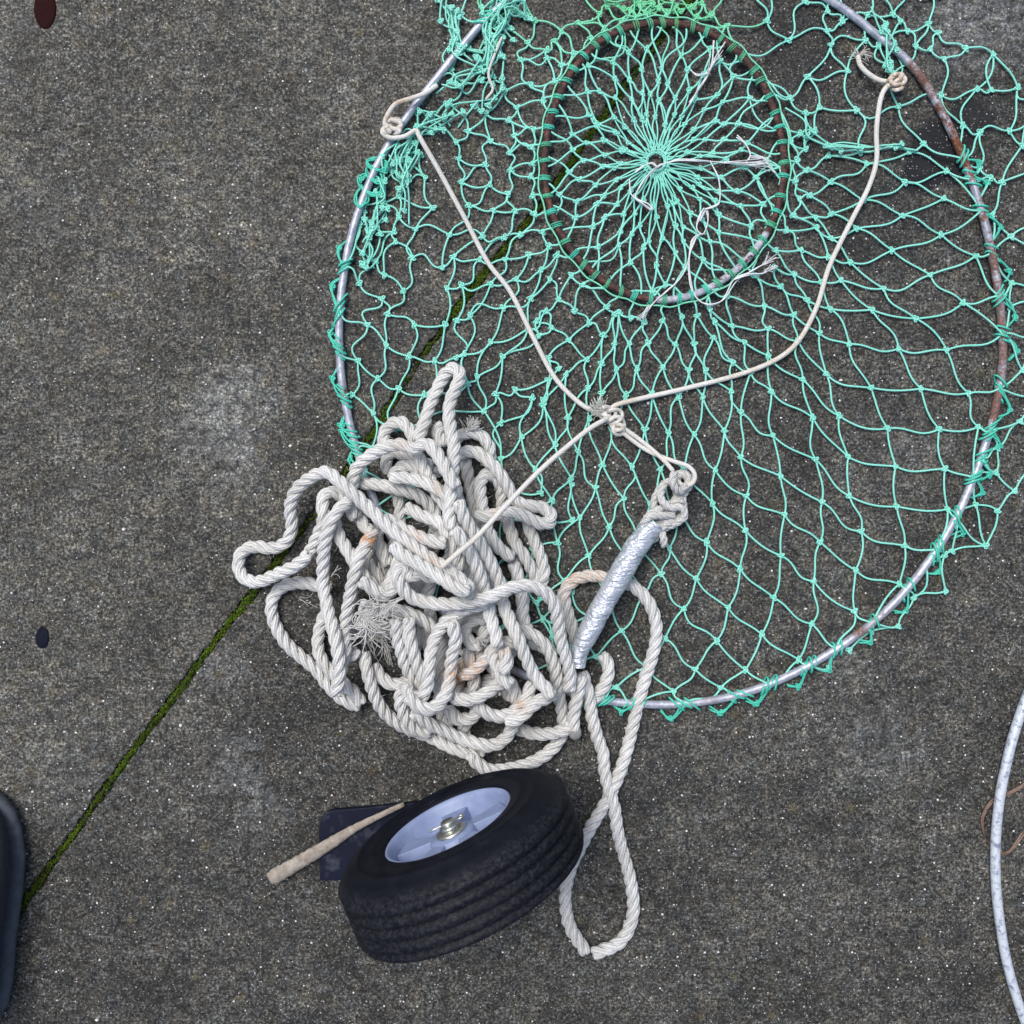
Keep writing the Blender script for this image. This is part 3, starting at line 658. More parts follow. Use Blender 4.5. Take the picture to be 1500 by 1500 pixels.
for lp in ([(566, 180), (582, 174), (588, 184), (574, 192)], [(562, 190), (578, 182), (586, 192), (570, 198)], [(1304, 114), (1318, 108), (1326, 118), (1312, 128)], [(1308, 124), (1318, 116), (1322, 128), (1310, 132)], [(1300, 120), (1312, 112), (1316, 124)]):
    c = catmull(lp, 2.5, closed=True); mbc.tube(WA(c, .018 + .005*np.sin(np.arange(len(c))*.6)), CR*.8, 8, closed=True, at=.6 if lp[0][0] > 1000 else .25)
cord(mbc, [(735, 55), (716, 105), (722, 130), (712, 145)], .016, CR*.55)

def bait(paths, fr=()):
    m_ = MB()
    for p in paths:
        for s_ in range(2):
            c = catmull(np.array(p, float) + rng.normal(0, .9, (len(p), 2)), 3)
            m_.tube(WA(c, .017 + .002*np.sin(np.arange(len(c))*.2 + s_)), .95*PX, 5)
    for f in fr: fray(m_, *f)
    child(m_.build('bait_string', MSTR), net)
bait([[(1063, 62), (1048, 85), (1038, 108), (1025, 130), (1008, 152)], [(1038, 106), (1022, 110), (1012, 102)], [(1046, 60), (1044, 85), (1038, 106)]], [((1038, 104), -1.1, 8, 36, .12, .018, .5, .1)])
bait([[(922, 262), (926, 285), (945, 302), (956, 308), (950, 300), (936, 292), (930, 286), (945, 262), (964, 243), (975, 238), (1000, 234), (1060, 238), (1100, 240), (1122, 240)], [(963, 245), (955, 240), (942, 243), (930, 252)],
      [(1080, 200), (1092, 212), (1098, 228), (1090, 240)], [(1098, 230), (1118, 232), (1128, 245), (1135, 255)], [(1040, 236), (1052, 262), (1054, 295), (1044, 303), (1032, 306)]],
     [((1060, 238), .05, 10, 66, .06, .018, .5, .1), ((1110, 237), .2, 6, 28, .3, .018, .5, .3)])
bait([[(1032, 305), (1024, 318), (1020, 335), (1030, 342), (1038, 325), (1034, 308), (1026, 322)], [(1028, 342), (1014, 352), (1008, 385), (996, 408), (975, 428), (955, 445), (944, 465)], [(1018, 348), (1010, 378), (1012, 415), (1022, 438), (1040, 447), (1060, 438), (1075, 410), (1100, 398), (1130, 380)], [(1075, 410), (1095, 402), (1120, 400), (1137, 388)]],
     [((950, 450), 2.2, 8, 24, .15, .018, .5, .15), ((1118, 388), -.75, 8, 26, .15, .018, .5, .2), ((1120, 398), -.5, 8, 22, .15, .018, .5, .2)])

# ------------------------------------------------------------------ the heavy rope
OFF = {'A': (320, 500, 3.947), 'B': (560, 500, 3.947), 'C': (320, 800, 3.947), 'D': (560, 800, 3.947), 'E': (780, 800, 3.3333)}
def tr(z, pts):
    ox, oy, k = OFF[z]; return [(ox + x/k, oy + y/k) for x, y in pts]
RD = 19.8                       # rope diameter in pixels
G = 2.0; GX0, GY0 = 300, 440; GW, GH = 420, 600
hf = np.zeros((GH, GW))
yy, xx = np.mgrid[-5:6, -5:6]
def foot(rad): return [(a, b) for a, b in zip(yy[(xx**2+yy**2)*G*G <= rad*rad], xx[(xx**2+yy**2)*G*G <= rad*rad])]
F1, F2 = foot(6.5), foot(8.5)
segs = []
def drape(pts, lift=1.0, zmin=None, zcap=None):
    P2 = catmull(pts, 4.0); n_ = len(P2); D = RD*PX
    gi = ((P2[:, 1]-GY0)/G).astype(int); gj = ((P2[:, 0]-GX0)/G).astype(int)
    ok = (gi > 6) & (gi < GH-7) & (gj > 6) & (gj < GW-7)
    z = np.zeros(n_)
    for q in range(n_):
        if ok[q]: z[q] = max(hf[gi[q]+a, gj[q]+b] for a, b in F1)
    z = z + D*.46
    if zmin is not None: z = np.maximum(z, np.interp(np.linspace(0, 1, n_), np.linspace(0, 1, len(zmin)), zmin))
    slope = .34*4*PX
    for q in range(1, n_): z[q] = max(z[q], z[q-1]-slope)
    for q in range(n_-2, -1, -1): z[q] = max(z[q], z[q+1]-slope)
    ker = np.hanning(13); ker /= ker.sum()
    z = np.convolve(np.pad(z, 6, 'edge'), ker, 'valid')
    z = np.maximum(z, D*.5)
    for q in range(n_):
        if ok[q]:
            for a, b in F2: hf[gi[q]+a, gj[q]+b] = max(hf[gi[q]+a, gj[q]+b], z[q] + D*.30*lift)
    if zcap is not None: z = np.minimum(z, np.maximum(D*.5, np.interp(np.linspace(0, 1, n_), zcap[0], zcap[1])))
    segs.append((P2, z))
stains = [(538, 790, 9, .9), (642, 815, 10, .9), (655, 870, 9, .8), (726, 745, 10, .6), (645, 712, 7, .6), (848, 858, 16, .75), (836, 873, 9, .9), (872, 842, 14, .45), (672, 988, 16, 1.), (700, 975, 18, .5), (765, 1035, 10, .5), (735, 955, 10, .35), (1112-270, 1075, 12, .3), (590, 650, 12, .2), (900, 1060, 20, .3), (612, 790, 10, .4), (500, 650, 10, .15)]
# under-layer that fills the heap
for k in range(6):
    cx, cy = 655 + rng.normal(0, 42), 850 + rng.normal(0, 80); a0 = rng.uniform(0, 6.28)
    ra, rb = rng.uniform(45, 85), rng.uniform(60, 120); pts = []
    for s_ in range(7):
        a = a0 + s_*.75; x, y = cx + ra*math.cos(a), cy + rb*math.sin(a)
        # keep inside the heap
        dx, dy = (x-655)/118, (y-855)/165; m_ = max(1, math.hypot(dx, dy)); pts.append((655 + (x-655)/m_, 855 + (y-855)/m_))
    drape(pts, .5)
for z_, p_ in (
 ('A', [(1030, 870), (1050, 960), (1040, 1080), (1010, 1200), (960, 1330), (950, 1450)]),
 ('A', [(890, 1110), (860, 1250), (900, 1330), (970, 1420)]),
 ('B', [(480, 690), (500, 800), (520, 900), (540, 1000), (580, 1100), (600, 1250)]),
 ('B', [(430, 1000), (450, 1120), (500, 1260), (520, 1400), (560, 1500)]),
 ('B', [(760, 1260), (780, 1340), (800, 1440), (820, 1520), (800, 1600), (820, 1680)]),
 ('D', [(760, 100), (790, 200), (810, 330), (820, 440), (880, 560), (960, 600), (990, 700), (1010, 780)]),
 ('D', [(0, 760), (60, 800), (140, 790), (190, 780), (230, 830)]),
 ('C', [(900, 690), (940, 760), (1010, 800), (1080, 790), (1130, 780)]),
 ('D', [(280, 200), (260, 300), (280, 400), (260, 500), (280, 620)]),
 ('D', [(350, 540), (340, 700), (330, 880), (350, 1000), (400, 1010)]),
 ('D', [(480, 600), (520, 700), (530, 800), (520, 900), (600, 960)]),
 ('D', [(600, 620), (650, 720), (700, 800), (740, 880)]),
 ('D', [(500, 1000), (470, 1060), (500, 1140), (560, 1160)]),
 # outer coils at the foot of the heap
 ('C', [(845, 620), (855, 700), (880, 800), (920, 900), (980, 980), (1060, 1040), (1160, 1080), (1240, 1110), (1340, 1160), (1450, 1195), (1530, 1190)]),
 ('D', [(510, 1205), (550, 1255), (620, 1295), (720, 1290), (830, 1265), (930, 1215), (1010, 1140), (1045, 1060), (1040, 960), (1020, 860), (1010, 760), (985, 660), (930, 560), (850, 500), (790, 480)]),
 ('D', [(770, 1050), (860, 1080), (960, 1085), (1050, 1065), (1090, 1040)]),
 ('C', [(1060, 830), (1050, 900), (1080, 990), (1140, 1060), (1220, 1080)]),
 ('D', [(180, 960), (260, 1020), (360, 1070), (450, 1110), (540, 1140), (620, 1155), (690, 1130), (740, 1070), (770, 980), (780, 900), (760, 830), (730, 780)]),
 ('D', [(380, 940), (440, 1000), (520, 990), (570, 930)]),
 ('D', [(540, 900), (580, 950), (660, 985), (750, 965), (820, 900), (850, 840), (860, 790)]),
 ('D', [(720, 1020), (800, 990), (870, 920), (940, 880), (990, 860)]),
 ('D', [(390, 850), (440, 885), (520, 885), (600, 850), (670, 800), (740, 760)]),
 ('D', [(400, 735), (470, 745), (540, 710), (600, 650), (660, 580), (720, 550)]),
 ('D', [(750, 560), (690, 560), (645, 600), (640, 660), (670, 700), (690, 760), (740, 800)]),
 ('D', [(700, 600), (720, 660), (700, 730)]),
 ('D', [(590, 420), (520, 430), (480, 480), (500, 550), (570, 580)]),
 # upper left part
 ('A', [(980, 760), (970, 680), (1010, 640), (1080, 660), (1160, 690), (1230, 720)]),
 ('A', [(1000, 790), (1050, 730), (1120, 720), (1190, 790)]),
 ('A', [(960, 620), (955, 540), (1000, 480), (1060, 468), (1110, 520), (1140, 600), (1170, 700), (1220, 800), (1270, 890), (1330, 970), (1370, 1060), (1380, 1110)]),
 ('A', [(820, 820), (930, 830), (1050, 860), (1150, 890), (1230, 960), (1280, 1050)]),
 ('A', [(1000, 790), (1090, 790), (1180, 810), (1260, 850), (1330, 900), (1400, 990)]),
 ('A', [(750, 860), (780, 960), (840, 1060), (910, 1140), (950, 1220), (980, 1290)]),
 ('A', [(1090, 960), (1180, 1010), (1280, 1050), (1330, 1130), (1370, 1220), (1400, 1320)]),
 ('A', [(960, 1020), (1060, 1080), (1160, 1130), (1250, 1160), (1310, 1170)]),
 ('B', [(430, 560), (490, 530), (560, 540), (610, 590), (625, 660), (600, 720)]),
 ('B', [(840, 980), (850, 1080), (890, 1180), (925, 1280), (935, 1360), (905, 1400), (870, 1330), (820, 1240), (770, 1170), (740, 1090), (710, 1010), (690, 930), (690, 850), (650, 780), (600, 770), (565, 820), (570, 910), (590, 1010), (620, 1110), (680, 1200), (750, 1250)]),
 ('B', [(540, 1010), (620, 1010), (720, 985), (820, 1010), (900, 1050), (965, 1050), (975, 1000), (920, 960), (840, 950), (770, 920), (720, 830), (660, 740), (590, 670), (520, 635), (450, 650), (390, 640)]),
 ('B', [(350, 600), (320, 520), (340, 480)]),
 ('B', [(200, 570), (240, 480), (280, 360), (330, 250), (375, 175), (420, 155), (450, 195), (430, 260), (395, 340), (385, 430), (400, 530), (415, 620), (410, 720), (400, 820), (395, 920), (385, 1010), (405, 1080)]),
 ('A', [(775, 840), (790, 750), (850, 680), (950, 620), (1050, 595), (1130, 620), (1200, 590), (1270, 660), (1320, 750), (1370, 840)]),
 ('B', [(440, 930), (480, 1030), (540, 1130), (600, 1230), (650, 1330), (690, 1430), (700, 1520), (740, 1620), (790, 1730), (830, 1830), (880, 1930), (940, 2000), (980, 2050)]),
 ('B', [(420, 1090), (480, 1180), (535, 1280), (575, 1390), (600, 1500), (630, 1610), (660, 1710), (660, 1760)]),
 # left side loops
 ('C', [(640, 260), (560, 225), (470, 212), (380, 230), (320, 290), (305, 370), (335, 470), (400, 570), (490, 650), (570, 720), (630, 800), (700, 870), (770, 910), (815, 925)]),
 ('C', [(620, 380), (585, 480), (575, 580), (600, 660), (660, 740), (730, 800), (790, 850), (825, 910)]),
 ('C', [(830, 110), (790, 220), (755, 340), (740, 470), (735, 560), (765, 640), (790, 600)]),
 ('A', [(670, 1040), (700, 1130), (760, 1230), (820, 1330), (880, 1400), (960, 1450), (1010, 1480)]),
 ('A', [(900, 1090), (860, 1160), (810, 1260), (780, 1370), (760, 1480), (740, 1600), (730, 1700), (735, 1780), (715, 1860), (700, 1940), (690, 2000)]),
 ('A', [(1060, 1200), (1020, 1330), (970, 1440), (930, 1500)]),
 ('C', [(830, 200), (880, 240), (960, 280), (1020, 230), (1050, 130)]),
 ('C', [(830, 340), (920, 370), (1020, 370), (1130, 400), (1210, 450), (1270, 500)]),
 ('D', [(80, 430), (85, 520), (115, 620), (140, 700), (190, 780), (230, 830)]),
 ('D', [(155, 420), (155, 520), (185, 640), (225, 740), (250, 800)]),
 ('A', [(520, 1235), (580, 1110), (610, 1020), (600, 930), (630, 875), (690, 880), (740, 930), (790, 1020)]),
 ('A', [(760, 920), (690, 980), (640, 1070), (612, 1180), (605, 1300), (605, 1400), (620, 1490), (640, 1590), (670, 1690), (690, 1790), (700, 1880), (700, 1960), (680, 2040)]),
 # the central crossing strands
 ('D', [(600, 330), (480, 360), (390, 420), (320, 500), (285, 600), (270, 710), (255, 820), (210, 880), (150, 850), (140, 800)]),
 ('D', [(400, 440), (425, 540), (400, 650), (390, 770), (360, 870), (290, 940), (210, 930), (150, 870)]),
 ('D', [(300, 190), (220, 160), (150, 180), (140, 120), (90, 130), (100, 210), (160, 290), (260, 325), (380, 335), (500, 325), (620, 295), (740, 245), (840, 228), (930, 260), (990, 330), (1015, 430), (1030, 540), (1060, 640), (1085, 740), (1080, 830)]),
 ('A', [(520, 1235), (440, 1300), (330, 1350), (230, 1390), (150, 1370), (115, 1300), (135, 1220), (210, 1188), (320, 1195), (400, 1150), (425, 1060), (415, 960), (450, 860), (530, 790), (620, 755), (700, 810), (790, 890), (890, 985), (990, 1080), (1080, 1150), (1180, 1225), (1290, 1300), (1390, 1370), (1450, 1430), (1430, 1470)]),
 ('D', [(60, 0), (130, 60), (240, 120), (350, 190), (440, 250), (500, 260)]),
 # right of the heap
 ('E', [(345, 530), (372, 590), (360, 660), (325, 720), (290, 760)]),
 ('E', [(215, 480), (195, 400), (165, 300), (155, 225), (205, 165), (290, 145), (370, 158), (480, 190), (550, 250), (592, 330), (606, 420), (590, 520), (552, 640), (518, 760), (490, 880), (460, 1000), (428, 1100), (385, 1200), (335, 1290), (280, 1380), (238, 1460), (190, 1560), (160, 1700), (180, 1850), (260, 1980)]),
 ('E', [(245, 620), (275, 730), (290, 830), (315, 930), (345, 1010), (350, 1090), (370, 1180), (400, 1280), (415, 1390), (440, 1490), (480, 1640), (490, 1800), (430, 1930), (300, 1990)]),
 ('E', [(235, 640), (222, 720), (205, 800), (200, 870), (208, 915)]),
): drape(tr(z_, p_), zcap=([0, 1], [.011, .009]) if z_ == 'E' and p_[0] in ((215, 480), (345, 530)) else ([0, .3, 1], [.020, .010, .010]) if z_ == 'E' and len(p_) > 5 else ([0, 1], [.030, .024]) if z_ == 'E' else None)

c = catmull([(892, 612), (868, 625), (842, 645), (790, 690), (740, 742), (700, 785), (665, 815), (648, 830)], 3)
zc_ = np.array([hf[int((y-GY0)/G)-4:int((y-GY0)/G)+5, int((x-GX0)/G)-4:int((x-GX0)/G)+5].max() for x, y in c]) + .006
for q in range(1, len(zc_)): zc_[q] = max(zc_[q], zc_[q-1] - .0007)
for q in range(len(zc_)-2, -1, -1): zc_[q] = max(zc_[q], zc_[q+1] - .0009)
zc_[-8:] = np.linspace(zc_[-8], zc_[-8] - .012, 8)
zc_ = np.convolve(np.pad(zc_, 7, 'edge'), np.ones(15)/15, 'valid'); zc_ = np.minimum(zc_, np.linspace(.014, .45, len(zc_)))
mbc.tube(WA(c, zc_), CR, 8)
child(mbc.build('bridle_cord', MCORD), net)
rope = empty('coiled_rope', 'thick off-white three-strand rope heaped in loose loops, with rust stains', 'rope', W(655, 870))
bpy.context.view_layer.update()
def laid(mb, P3, D, pitch, kside=9, st=None, phase=None):
    """three strands laid round a centre line given in metres"""
    P3 = resample(P3, .0024); T, Nn, Bb = transport(P3)
    s_ = np.r_[0, np.cumsum(np.linalg.norm(np.diff(P3, axis=0), axis=1))]
    ph = rng.random()*6.28 if phase is None else phase
    rs = D*.262; Rs = D*.232
    pr = np.stack([P3[:, 0], P3[:, 1], P3[:, 2]], 1)
    k_ = H/(H - pr[:, 2])/S; ix = pr[:, 0]*k_ + 750; iy = -pr[:, 1]*k_ + 625
    at = np.zeros(len(P3))
    for (x, y, r, a) in stains: at = np.maximum(at, a*np.exp(-((ix-x)**2 + (iy-y)**2)/r**2))
    loose = 1 + .05*np.sin(s_*60+ph) 
    for q in range(3):
        a = 2*np.pi*s_/pitch + ph + q*2*np.pi/3
        rad = np.cos(a)[:, None]*Nn + np.sin(a)[:, None]*Bb
        mb.tube(P3 + rad*(Rs*loose)[:, None], rs, kside, ref=rad, at=at)
mbr = MB()
for (P2, z) in segs: laid(mbr, WA(P2, z), RD*PX, 50*PX)
# blunt melted end below the tape
P2, z = segs[-1]; e3 = WA(P2, z)[-1]
lathe(mbr, [(.0001, .007), (.004, .006), (.0068, .003), (.0078, -.002), (.0075, -.006)], e3, WA(P2, z)[-1] - WA(P2, z)[-2], 16)
child(mbr.build('rope_heap', MROPE), rope)
# loose fibres standing off the rope
mbf = MB(); allp = np.vstack([WA(P2, z) for P2, z in segs]); 
for k in range(900):
    p = allp[rng.integers(len(allp))]; d = unit(rng.normal(0, 1, 3) + np.array([0, 0, .6])); l = rng.uniform(.003, .009)
    s0 = p + d*RD*PX*.44; v = unit(rng.normal(0, 1, 3)); t = np.linspace(0, 1, 5)[:, None]
    q = s0 + d*l*t + v*l*.6*t**2; q[:, 2] = np.maximum(q[:, 2], .001)
    mbf.tube(q, .00014, 3, ref=unit(np.cross(d, v)+1e-6))
def zt(x, y):
    gi, gj = int((y-GY0)/G), int((x-GX0)/G); return hf[gi-3:gi+4, gj-3:gj+4].max() 
def tuft(x, y, ang, n_, ln, spread, curl, r=.5):
    fray(mbf, (x, y), ang, n_, ln, spread, zt(x, y)+.002, r, curl)
tuft(530, 900, .6, 90, 55, .6, 1.5, .7); tuft(548, 912, 1.2, 70, 46, .7, 1.5, .65); tuft(526, 905, 1.1, 50, 66, .35, 1.0, .65)
tuft(560, 940, 1.1, 20, 36, .4, .4)
tuft(686, 632, -.9, 60, 22, .35, .2, .55)
tuft(556, 822, 1.4, 5, 44, .15, .2, .45); tuft(486, 845, -1.0, 4, 30, .2, .3, .4); tuft(440, 876, .45, 3, 34, .1, .5, .4); tuft(590, 875, 2.6, 10, 70, .12, .3, .5)
tuft(700, 935, 1.0, 24, 16, .6, .3, .5)
child(mbf.build('frayed_fibres', mat_simple('loose_fibre', (.42, .42, .40), (.60, .60, .58), .8, 60, .1)), rope)
# spliced eye above the tape
def tp(pts): return [(780 + x/3.947, 500 + y/3.947) for x, y in pts]
mbe = MB()
c1 = catmull(tp([(700, 1150), (730, 1060), (800, 980), (840, 900), (830, 820), (840, 770), (880, 770), (910, 800), (890, 850), (850, 900), (800, 960), (770, 1040), (730, 1120)]), 3)
z1 = .018 + .007*np.sin(np.linspace(0, 9, len(c1)))
laid(mbe, WA(c1, z1), .0125, 34*PX)
for pts, zb in (([(720, 1000), (700, 930), (740, 850), (790, 810), (830, 850), (870, 920), (860, 990), (800, 1040)], .021), ([(690, 1090), (660, 1020), (720, 980), (800, 940), (870, 920)], .027), ([(760, 820), (740, 900), (790, 960), (860, 960), (880, 1010), (830, 1050), (760, 1080)], .030),
                ([(820, 760), (810, 820), (850, 870), (890, 830)], .032), ([(700, 1130), (770, 1060), (850, 1020), (880, 960)], .024), ([(640, 1060), (680, 1010), (760, 1010), (820, 1000)], .034), ([(760, 1180), (750, 1110), (700, 1080)], .026)):
    c = catmull(tp(pts), 3); laid(mbe, WA(c, zb + .005*np.sin(np.linspace(0, 5, len(c)))), .0098, 30*PX, 7)
child(mbe.build('spliced_eye', MROPE), rope)
# silver tape wrapped over the splice
mbt = MB()
cl = catmull(tp([(700, 1050), (650, 1120), (570, 1240), (500, 1360), (420, 1500), (340, 1650), (285, 1760), (265, 1820), (262, 1880)]), 1.0)
m_ = len(cl); zc = np.interp(np.linspace(0, 1, m_), [0, .3, .7, 1], [.026, .033, .035, .036])
rad = np.interp(np.linspace(0, 1, m_), [0, .06, .3, .6, .82, .88, 1], [16.5, 17.8, 18, 17, 16.5, 14, 12]) * PX
C3 = WA(cl, zc); T, Nn, Bb = transport(C3); kk = 96; a = np.arange(kk)/kk*2*np.pi
s_ = np.arange(m_)[:, None]*1.0; aa = a[None, :]
amp = np.zeros((m_, kk)); kk_i = aa/6.2832
for q in range(230):        # short sharp creases pinched into the tape
    s0, a0 = rng.uniform(0, m_*1.0), rng.uniform(0, 6.28); th = rng.normal(.25, .55); ln, wd = rng.uniform(9, 26), rng.uniform(.7, 1.5)
    ds = s_ - s0; da = ((aa - a0 + np.pi) % (2*np.pi) - np.pi)*16
    u_ = da*math.cos(th) + ds*math.sin(th); v_ = -da*math.sin(th) + ds*math.cos(th) + 1.8*np.sin(u_*.3+q)
    amp += rng.choice([-1.5, 1.])*np.exp(-np.abs(v_)/wd)*np.exp(-(u_/ln)**2)*rng.uniform(.5, 1.3)
for q in range(16):
    amp += .30*np.sin(s_*rng.uniform(.03, .22) + aa*rng.integers(-3, 4) + rng.random()*6.28)
amp = np.clip(amp, -2.8, 2.4)
seam = 0
rr_ = rad[:, None] + amp*.62*PX
V = C3[:, None, :] + rr_[..., None]*(np.cos(aa)[..., None]*Nn[:, None, :] + np.sin(aa)[..., None]*Bb[:, None, :]*.92)
mbt.grid(V.reshape(-1, 3), lambda I, Jx: np.stack([Jx/kk + 0*I, I/m_ + 0*Jx], -1), np.zeros(m_*kk), True, False, m_, kk)
child(mbt.build('tape_wrap', MTAPE), rope)

# ------------------------------------------------------------------ the wheel
WR, WW = .127, .066
nW = unit(np.array([-.385, .923, 0.0]))
wc = W(657, 1207, WR - .002)
wheel = empty('cart_wheel', 'black ribbed rubber wheel with a pale blue plastic rim, standing on edge', 'wheel', (wc[0], wc[1], 0))
bpy.context.view_layer.update()
Cw = np.array([wc[0], wc[1], WR])
prof = [(.0705, .000), (.0715, .003), (.075, .0045), (.082, .005), (.0835, .0062), (.085, .005), (.098, .0045), (.0995, .0062), (.101, .0045), (.112, .001), (.1185, -.003), (.1225, -.0075)]
x = -.010
prof.append((.1245, x))
for k in range(4):
    prof += [(.127, x-.001), (.127, x-.0085), (.1225, x-.0095), (.1225, x-.0115)]; x -= .0125
prof += [(.127, x-.001), (.125, x-.006), (.112, x-.012), (.09, x-.014), (.0705, x-.010)]
mb = MB(); 
R_ = np.array(prof); seg = 140; X = unit(np.cross(nW, (0, 0, 1))); Y = np.cross(nW, X); aa = np.arange(seg)/seg*2*np.pi
dust = np.repeat(np.clip((R_[:, 0]-.118)/.006, 0.0, .38), seg)
V = Cw + R_[:, 0][:, None, None]*(np.cos(aa)[None, :, None]*X + np.sin(aa)[None, :, None]*Y) + R_[:, 1][:, None, None]*nW
mb.grid(V.reshape(-1, 3), lambda I, Jx: np.stack([Jx/seg + 0*I, I/30 + 0*Jx], -1), dust, True, False, len(R_), seg)
child(mb.build('tyre', MTYRE), wheel)
mb = MB()
lathe(mb, [(.0707, -.004), (.0707, .0012), (.0690, .0022), (.0668, .0008), (.0650, -.004), (.0625, -.020), (.0595, -.024), (.030, -.022), (.026, -.020), (.0245, -.010), (.023, -.0085), (.0005, -.0085)], Cw, nW, 96)
for k in range(5):       # wedge ribs between the hub and the barrel
    a = 2*np.pi*k/5 + .35; rd = math.cos(a)*X + math.sin(a)*Y; td = -math.sin(a)*X + math.cos(a)*Y
    pts = []
    for (r, wd) in ((.0225, .0075), (.0615, .0150)):
        for s2 in (-1, 1): pts.append((r, s2*wd))
    top = [Cw + rd*r + td*t_ + nW*(-.0095 if r < .04 else -.0105) for r, t_ in pts]
    bot = [Cw + rd*r + td*t_*1.12 + nW*(-.0245) for r, t_ in pts]
    Vv = top + bot
    mb.poly(Vv, [(0, 1, 3, 2), (0, 2, 6, 4), (1, 5, 7, 3), (2, 3, 7, 6), (0, 4, 5, 1)])
rim = child(mb.build('rim', MRIM), wheel)
bm_ = rim.modifiers.new('edge', 'BEVEL'); bm_.width = .0007; bm_.segments = 2; bm_.limit_method = 'ANGLE'; bm_.angle_limit = math.radians(50)
rim.data.polygons.foreach_set('use_smooth', [len(p.vertices) == 4 and p.index < len(rim.data.polygons)-25 for p in rim.data.polygons])
mb = MB()
lathe(mb, [(.0165, -.0084), (.0165, -.0062), (.0155, -.0055), (.007, -.0055)], Cw, nW, 48)
child(mb.build('washer', MZINC), wheel)
mb = MB()
lathe(mb, [(.0078, -.0052), (.0078, .003), (.0070, .0045), (.0001, .0045)], Cw, nW, 32)
lathe(mb, [(.0105, -.0054), (.0110, -.003), (.0105, -.0006), (.0080, -.0004)], Cw, nW, 6)
child(mb.build('axle_end', MZINC), wheel)
mb = MB()
h_ = unit(X*.97 + Y*.2); cp = Cw + nW*.0018
mb.tube(np.array([cp - h_*.0205, cp - h_*.012 + nW*.0005, cp, cp + h_*.011]), .0011, 8, ref=nW)
tt = np.linspace(0, 2*np.pi, 22, endpoint=False); v_ = np.cross(nW, h_)
mb.tube(cp + h_*.0145 + np.cos(tt)[:, None]*h_*.004 + np.sin(tt)[:, None]*v_*.0032, .0011, 8, ref=nW, closed=True)
child(mb.build('cotter_pin', MZINC), wheel)

# ------------------------------------------------------------------ plate, stick, pipe, wire, shoe, gum
def slab(name, pts, z0, z1, mat, bev=.001):
    n_ = len(pts); lo = [W(x, y, z0) for x, y in pts]; hi = [W(x, y, z1) for x, y in pts]
    for a_, b_ in zip(lo, hi): a_[:2] = b_[:2]
    m_ = MB(); m_.poly(lo + hi, [tuple(range(n_, 2*n_)), tuple(range(n_-1, -1, -1))] + [(k, (k+1) % n_, n_+(k+1) % n_, n_+k) for k in range(n_)])
    o = m_.build(name, mat, smooth=False); bv = o.modifiers.new('edge', 'BEVEL'); bv.width = bev; bv.segments = 2
    me = o.data
    if me.polygons[0].normal.z > 0: me.flip_normals()
    return o
pl = slab('metal_plate', [(468, 1290), (467, 1215), (470, 1200), (477, 1191), (490, 1187), (540, 1183), (610, 1176), (640, 1250), (640, 1290)][::-1], .002, .010, MPLATE)
tag(pl, 'dark navy metal plate with a rounded corner, flat on the concrete behind the wheel', 'plate')
m_ = MB()
c = catmull([(592, 1178), (560, 1193), (520, 1213), (480, 1238), (440, 1262), (395, 1288)], 5); q = np.linspace(0, 1, len(c))
C3 = WA(c, .016 + .002*np.sin(q*20)); T, Nn, Bb = transport(C3); wd = np.interp(q, [0, .3, .6, 1], [3.4, 5.2, 9.5, 11])*PX
wd = wd*(1 + .05*rng.normal(0, 1, len(wd)))
k8 = 12; a = np.arange(k8)/k8*2*np.pi
V = C3[:, None, :] + wd[:, None, None]*(np.cos(a)[None, :, None]*Bb[:, None, :] + .5*np.sin(a)[None, :, None]*Nn[:, None, :])
m_.grid(V.reshape(-1, 3), lambda I, Jx: np.stack([Jx/k8 + 0*I, I/9 + 0*Jx], -1), np.zeros(len(C3)*k8), True, False, len(C3), k8)
m_.big.append(list(range(k8))[::-1])
tag(m_.build('wooden_stick', MWOOD), 'weathered tan stick lying across the navy plate beside the wheel', 'stick')
m_ = MB()
c = catmull([(1640, 760), (1570, 860), (1520, 980), (1490, 1060), (1474, 1120), (1463, 1180), (1458, 1250), (1462, 1330), (1480, 1430), (1520, 1540), (1580, 1640)], 6)
m_.tube(WA(c, .010), 7.0*PX, 14)
tag(m_.build('metal_hoop', MPIPE), 'scuffed pale blue and white bent tube at the right edge of the concrete', 'metal tube')
m_ = MB()
for s_ in range(2):
    c = catmull(np.array([(1530, 1120), (1500, 1148), (1478, 1161), (1455, 1172), (1441, 1190), (1439, 1212), (1450, 1236), (1466, 1250), (1480, 1246), (1500, 1218), (1530, 1180)], float) + s_*np.array([1.5, 2]) + rng.normal(0, .8, (11, 2)), 4)
    m_.tube(WA(c, np.interp(np.linspace(0, 1, len(c)), [0, .15, .25, .35, .6, .7, .8, 1], [.004, .004, .003, .004, .004, .021, .021, .006])), 1.5*PX, 6)
tag(m_.build('brown_wire', MWIRE), 'thin brown wire looped around the scuffed pale blue tube', 'wire')

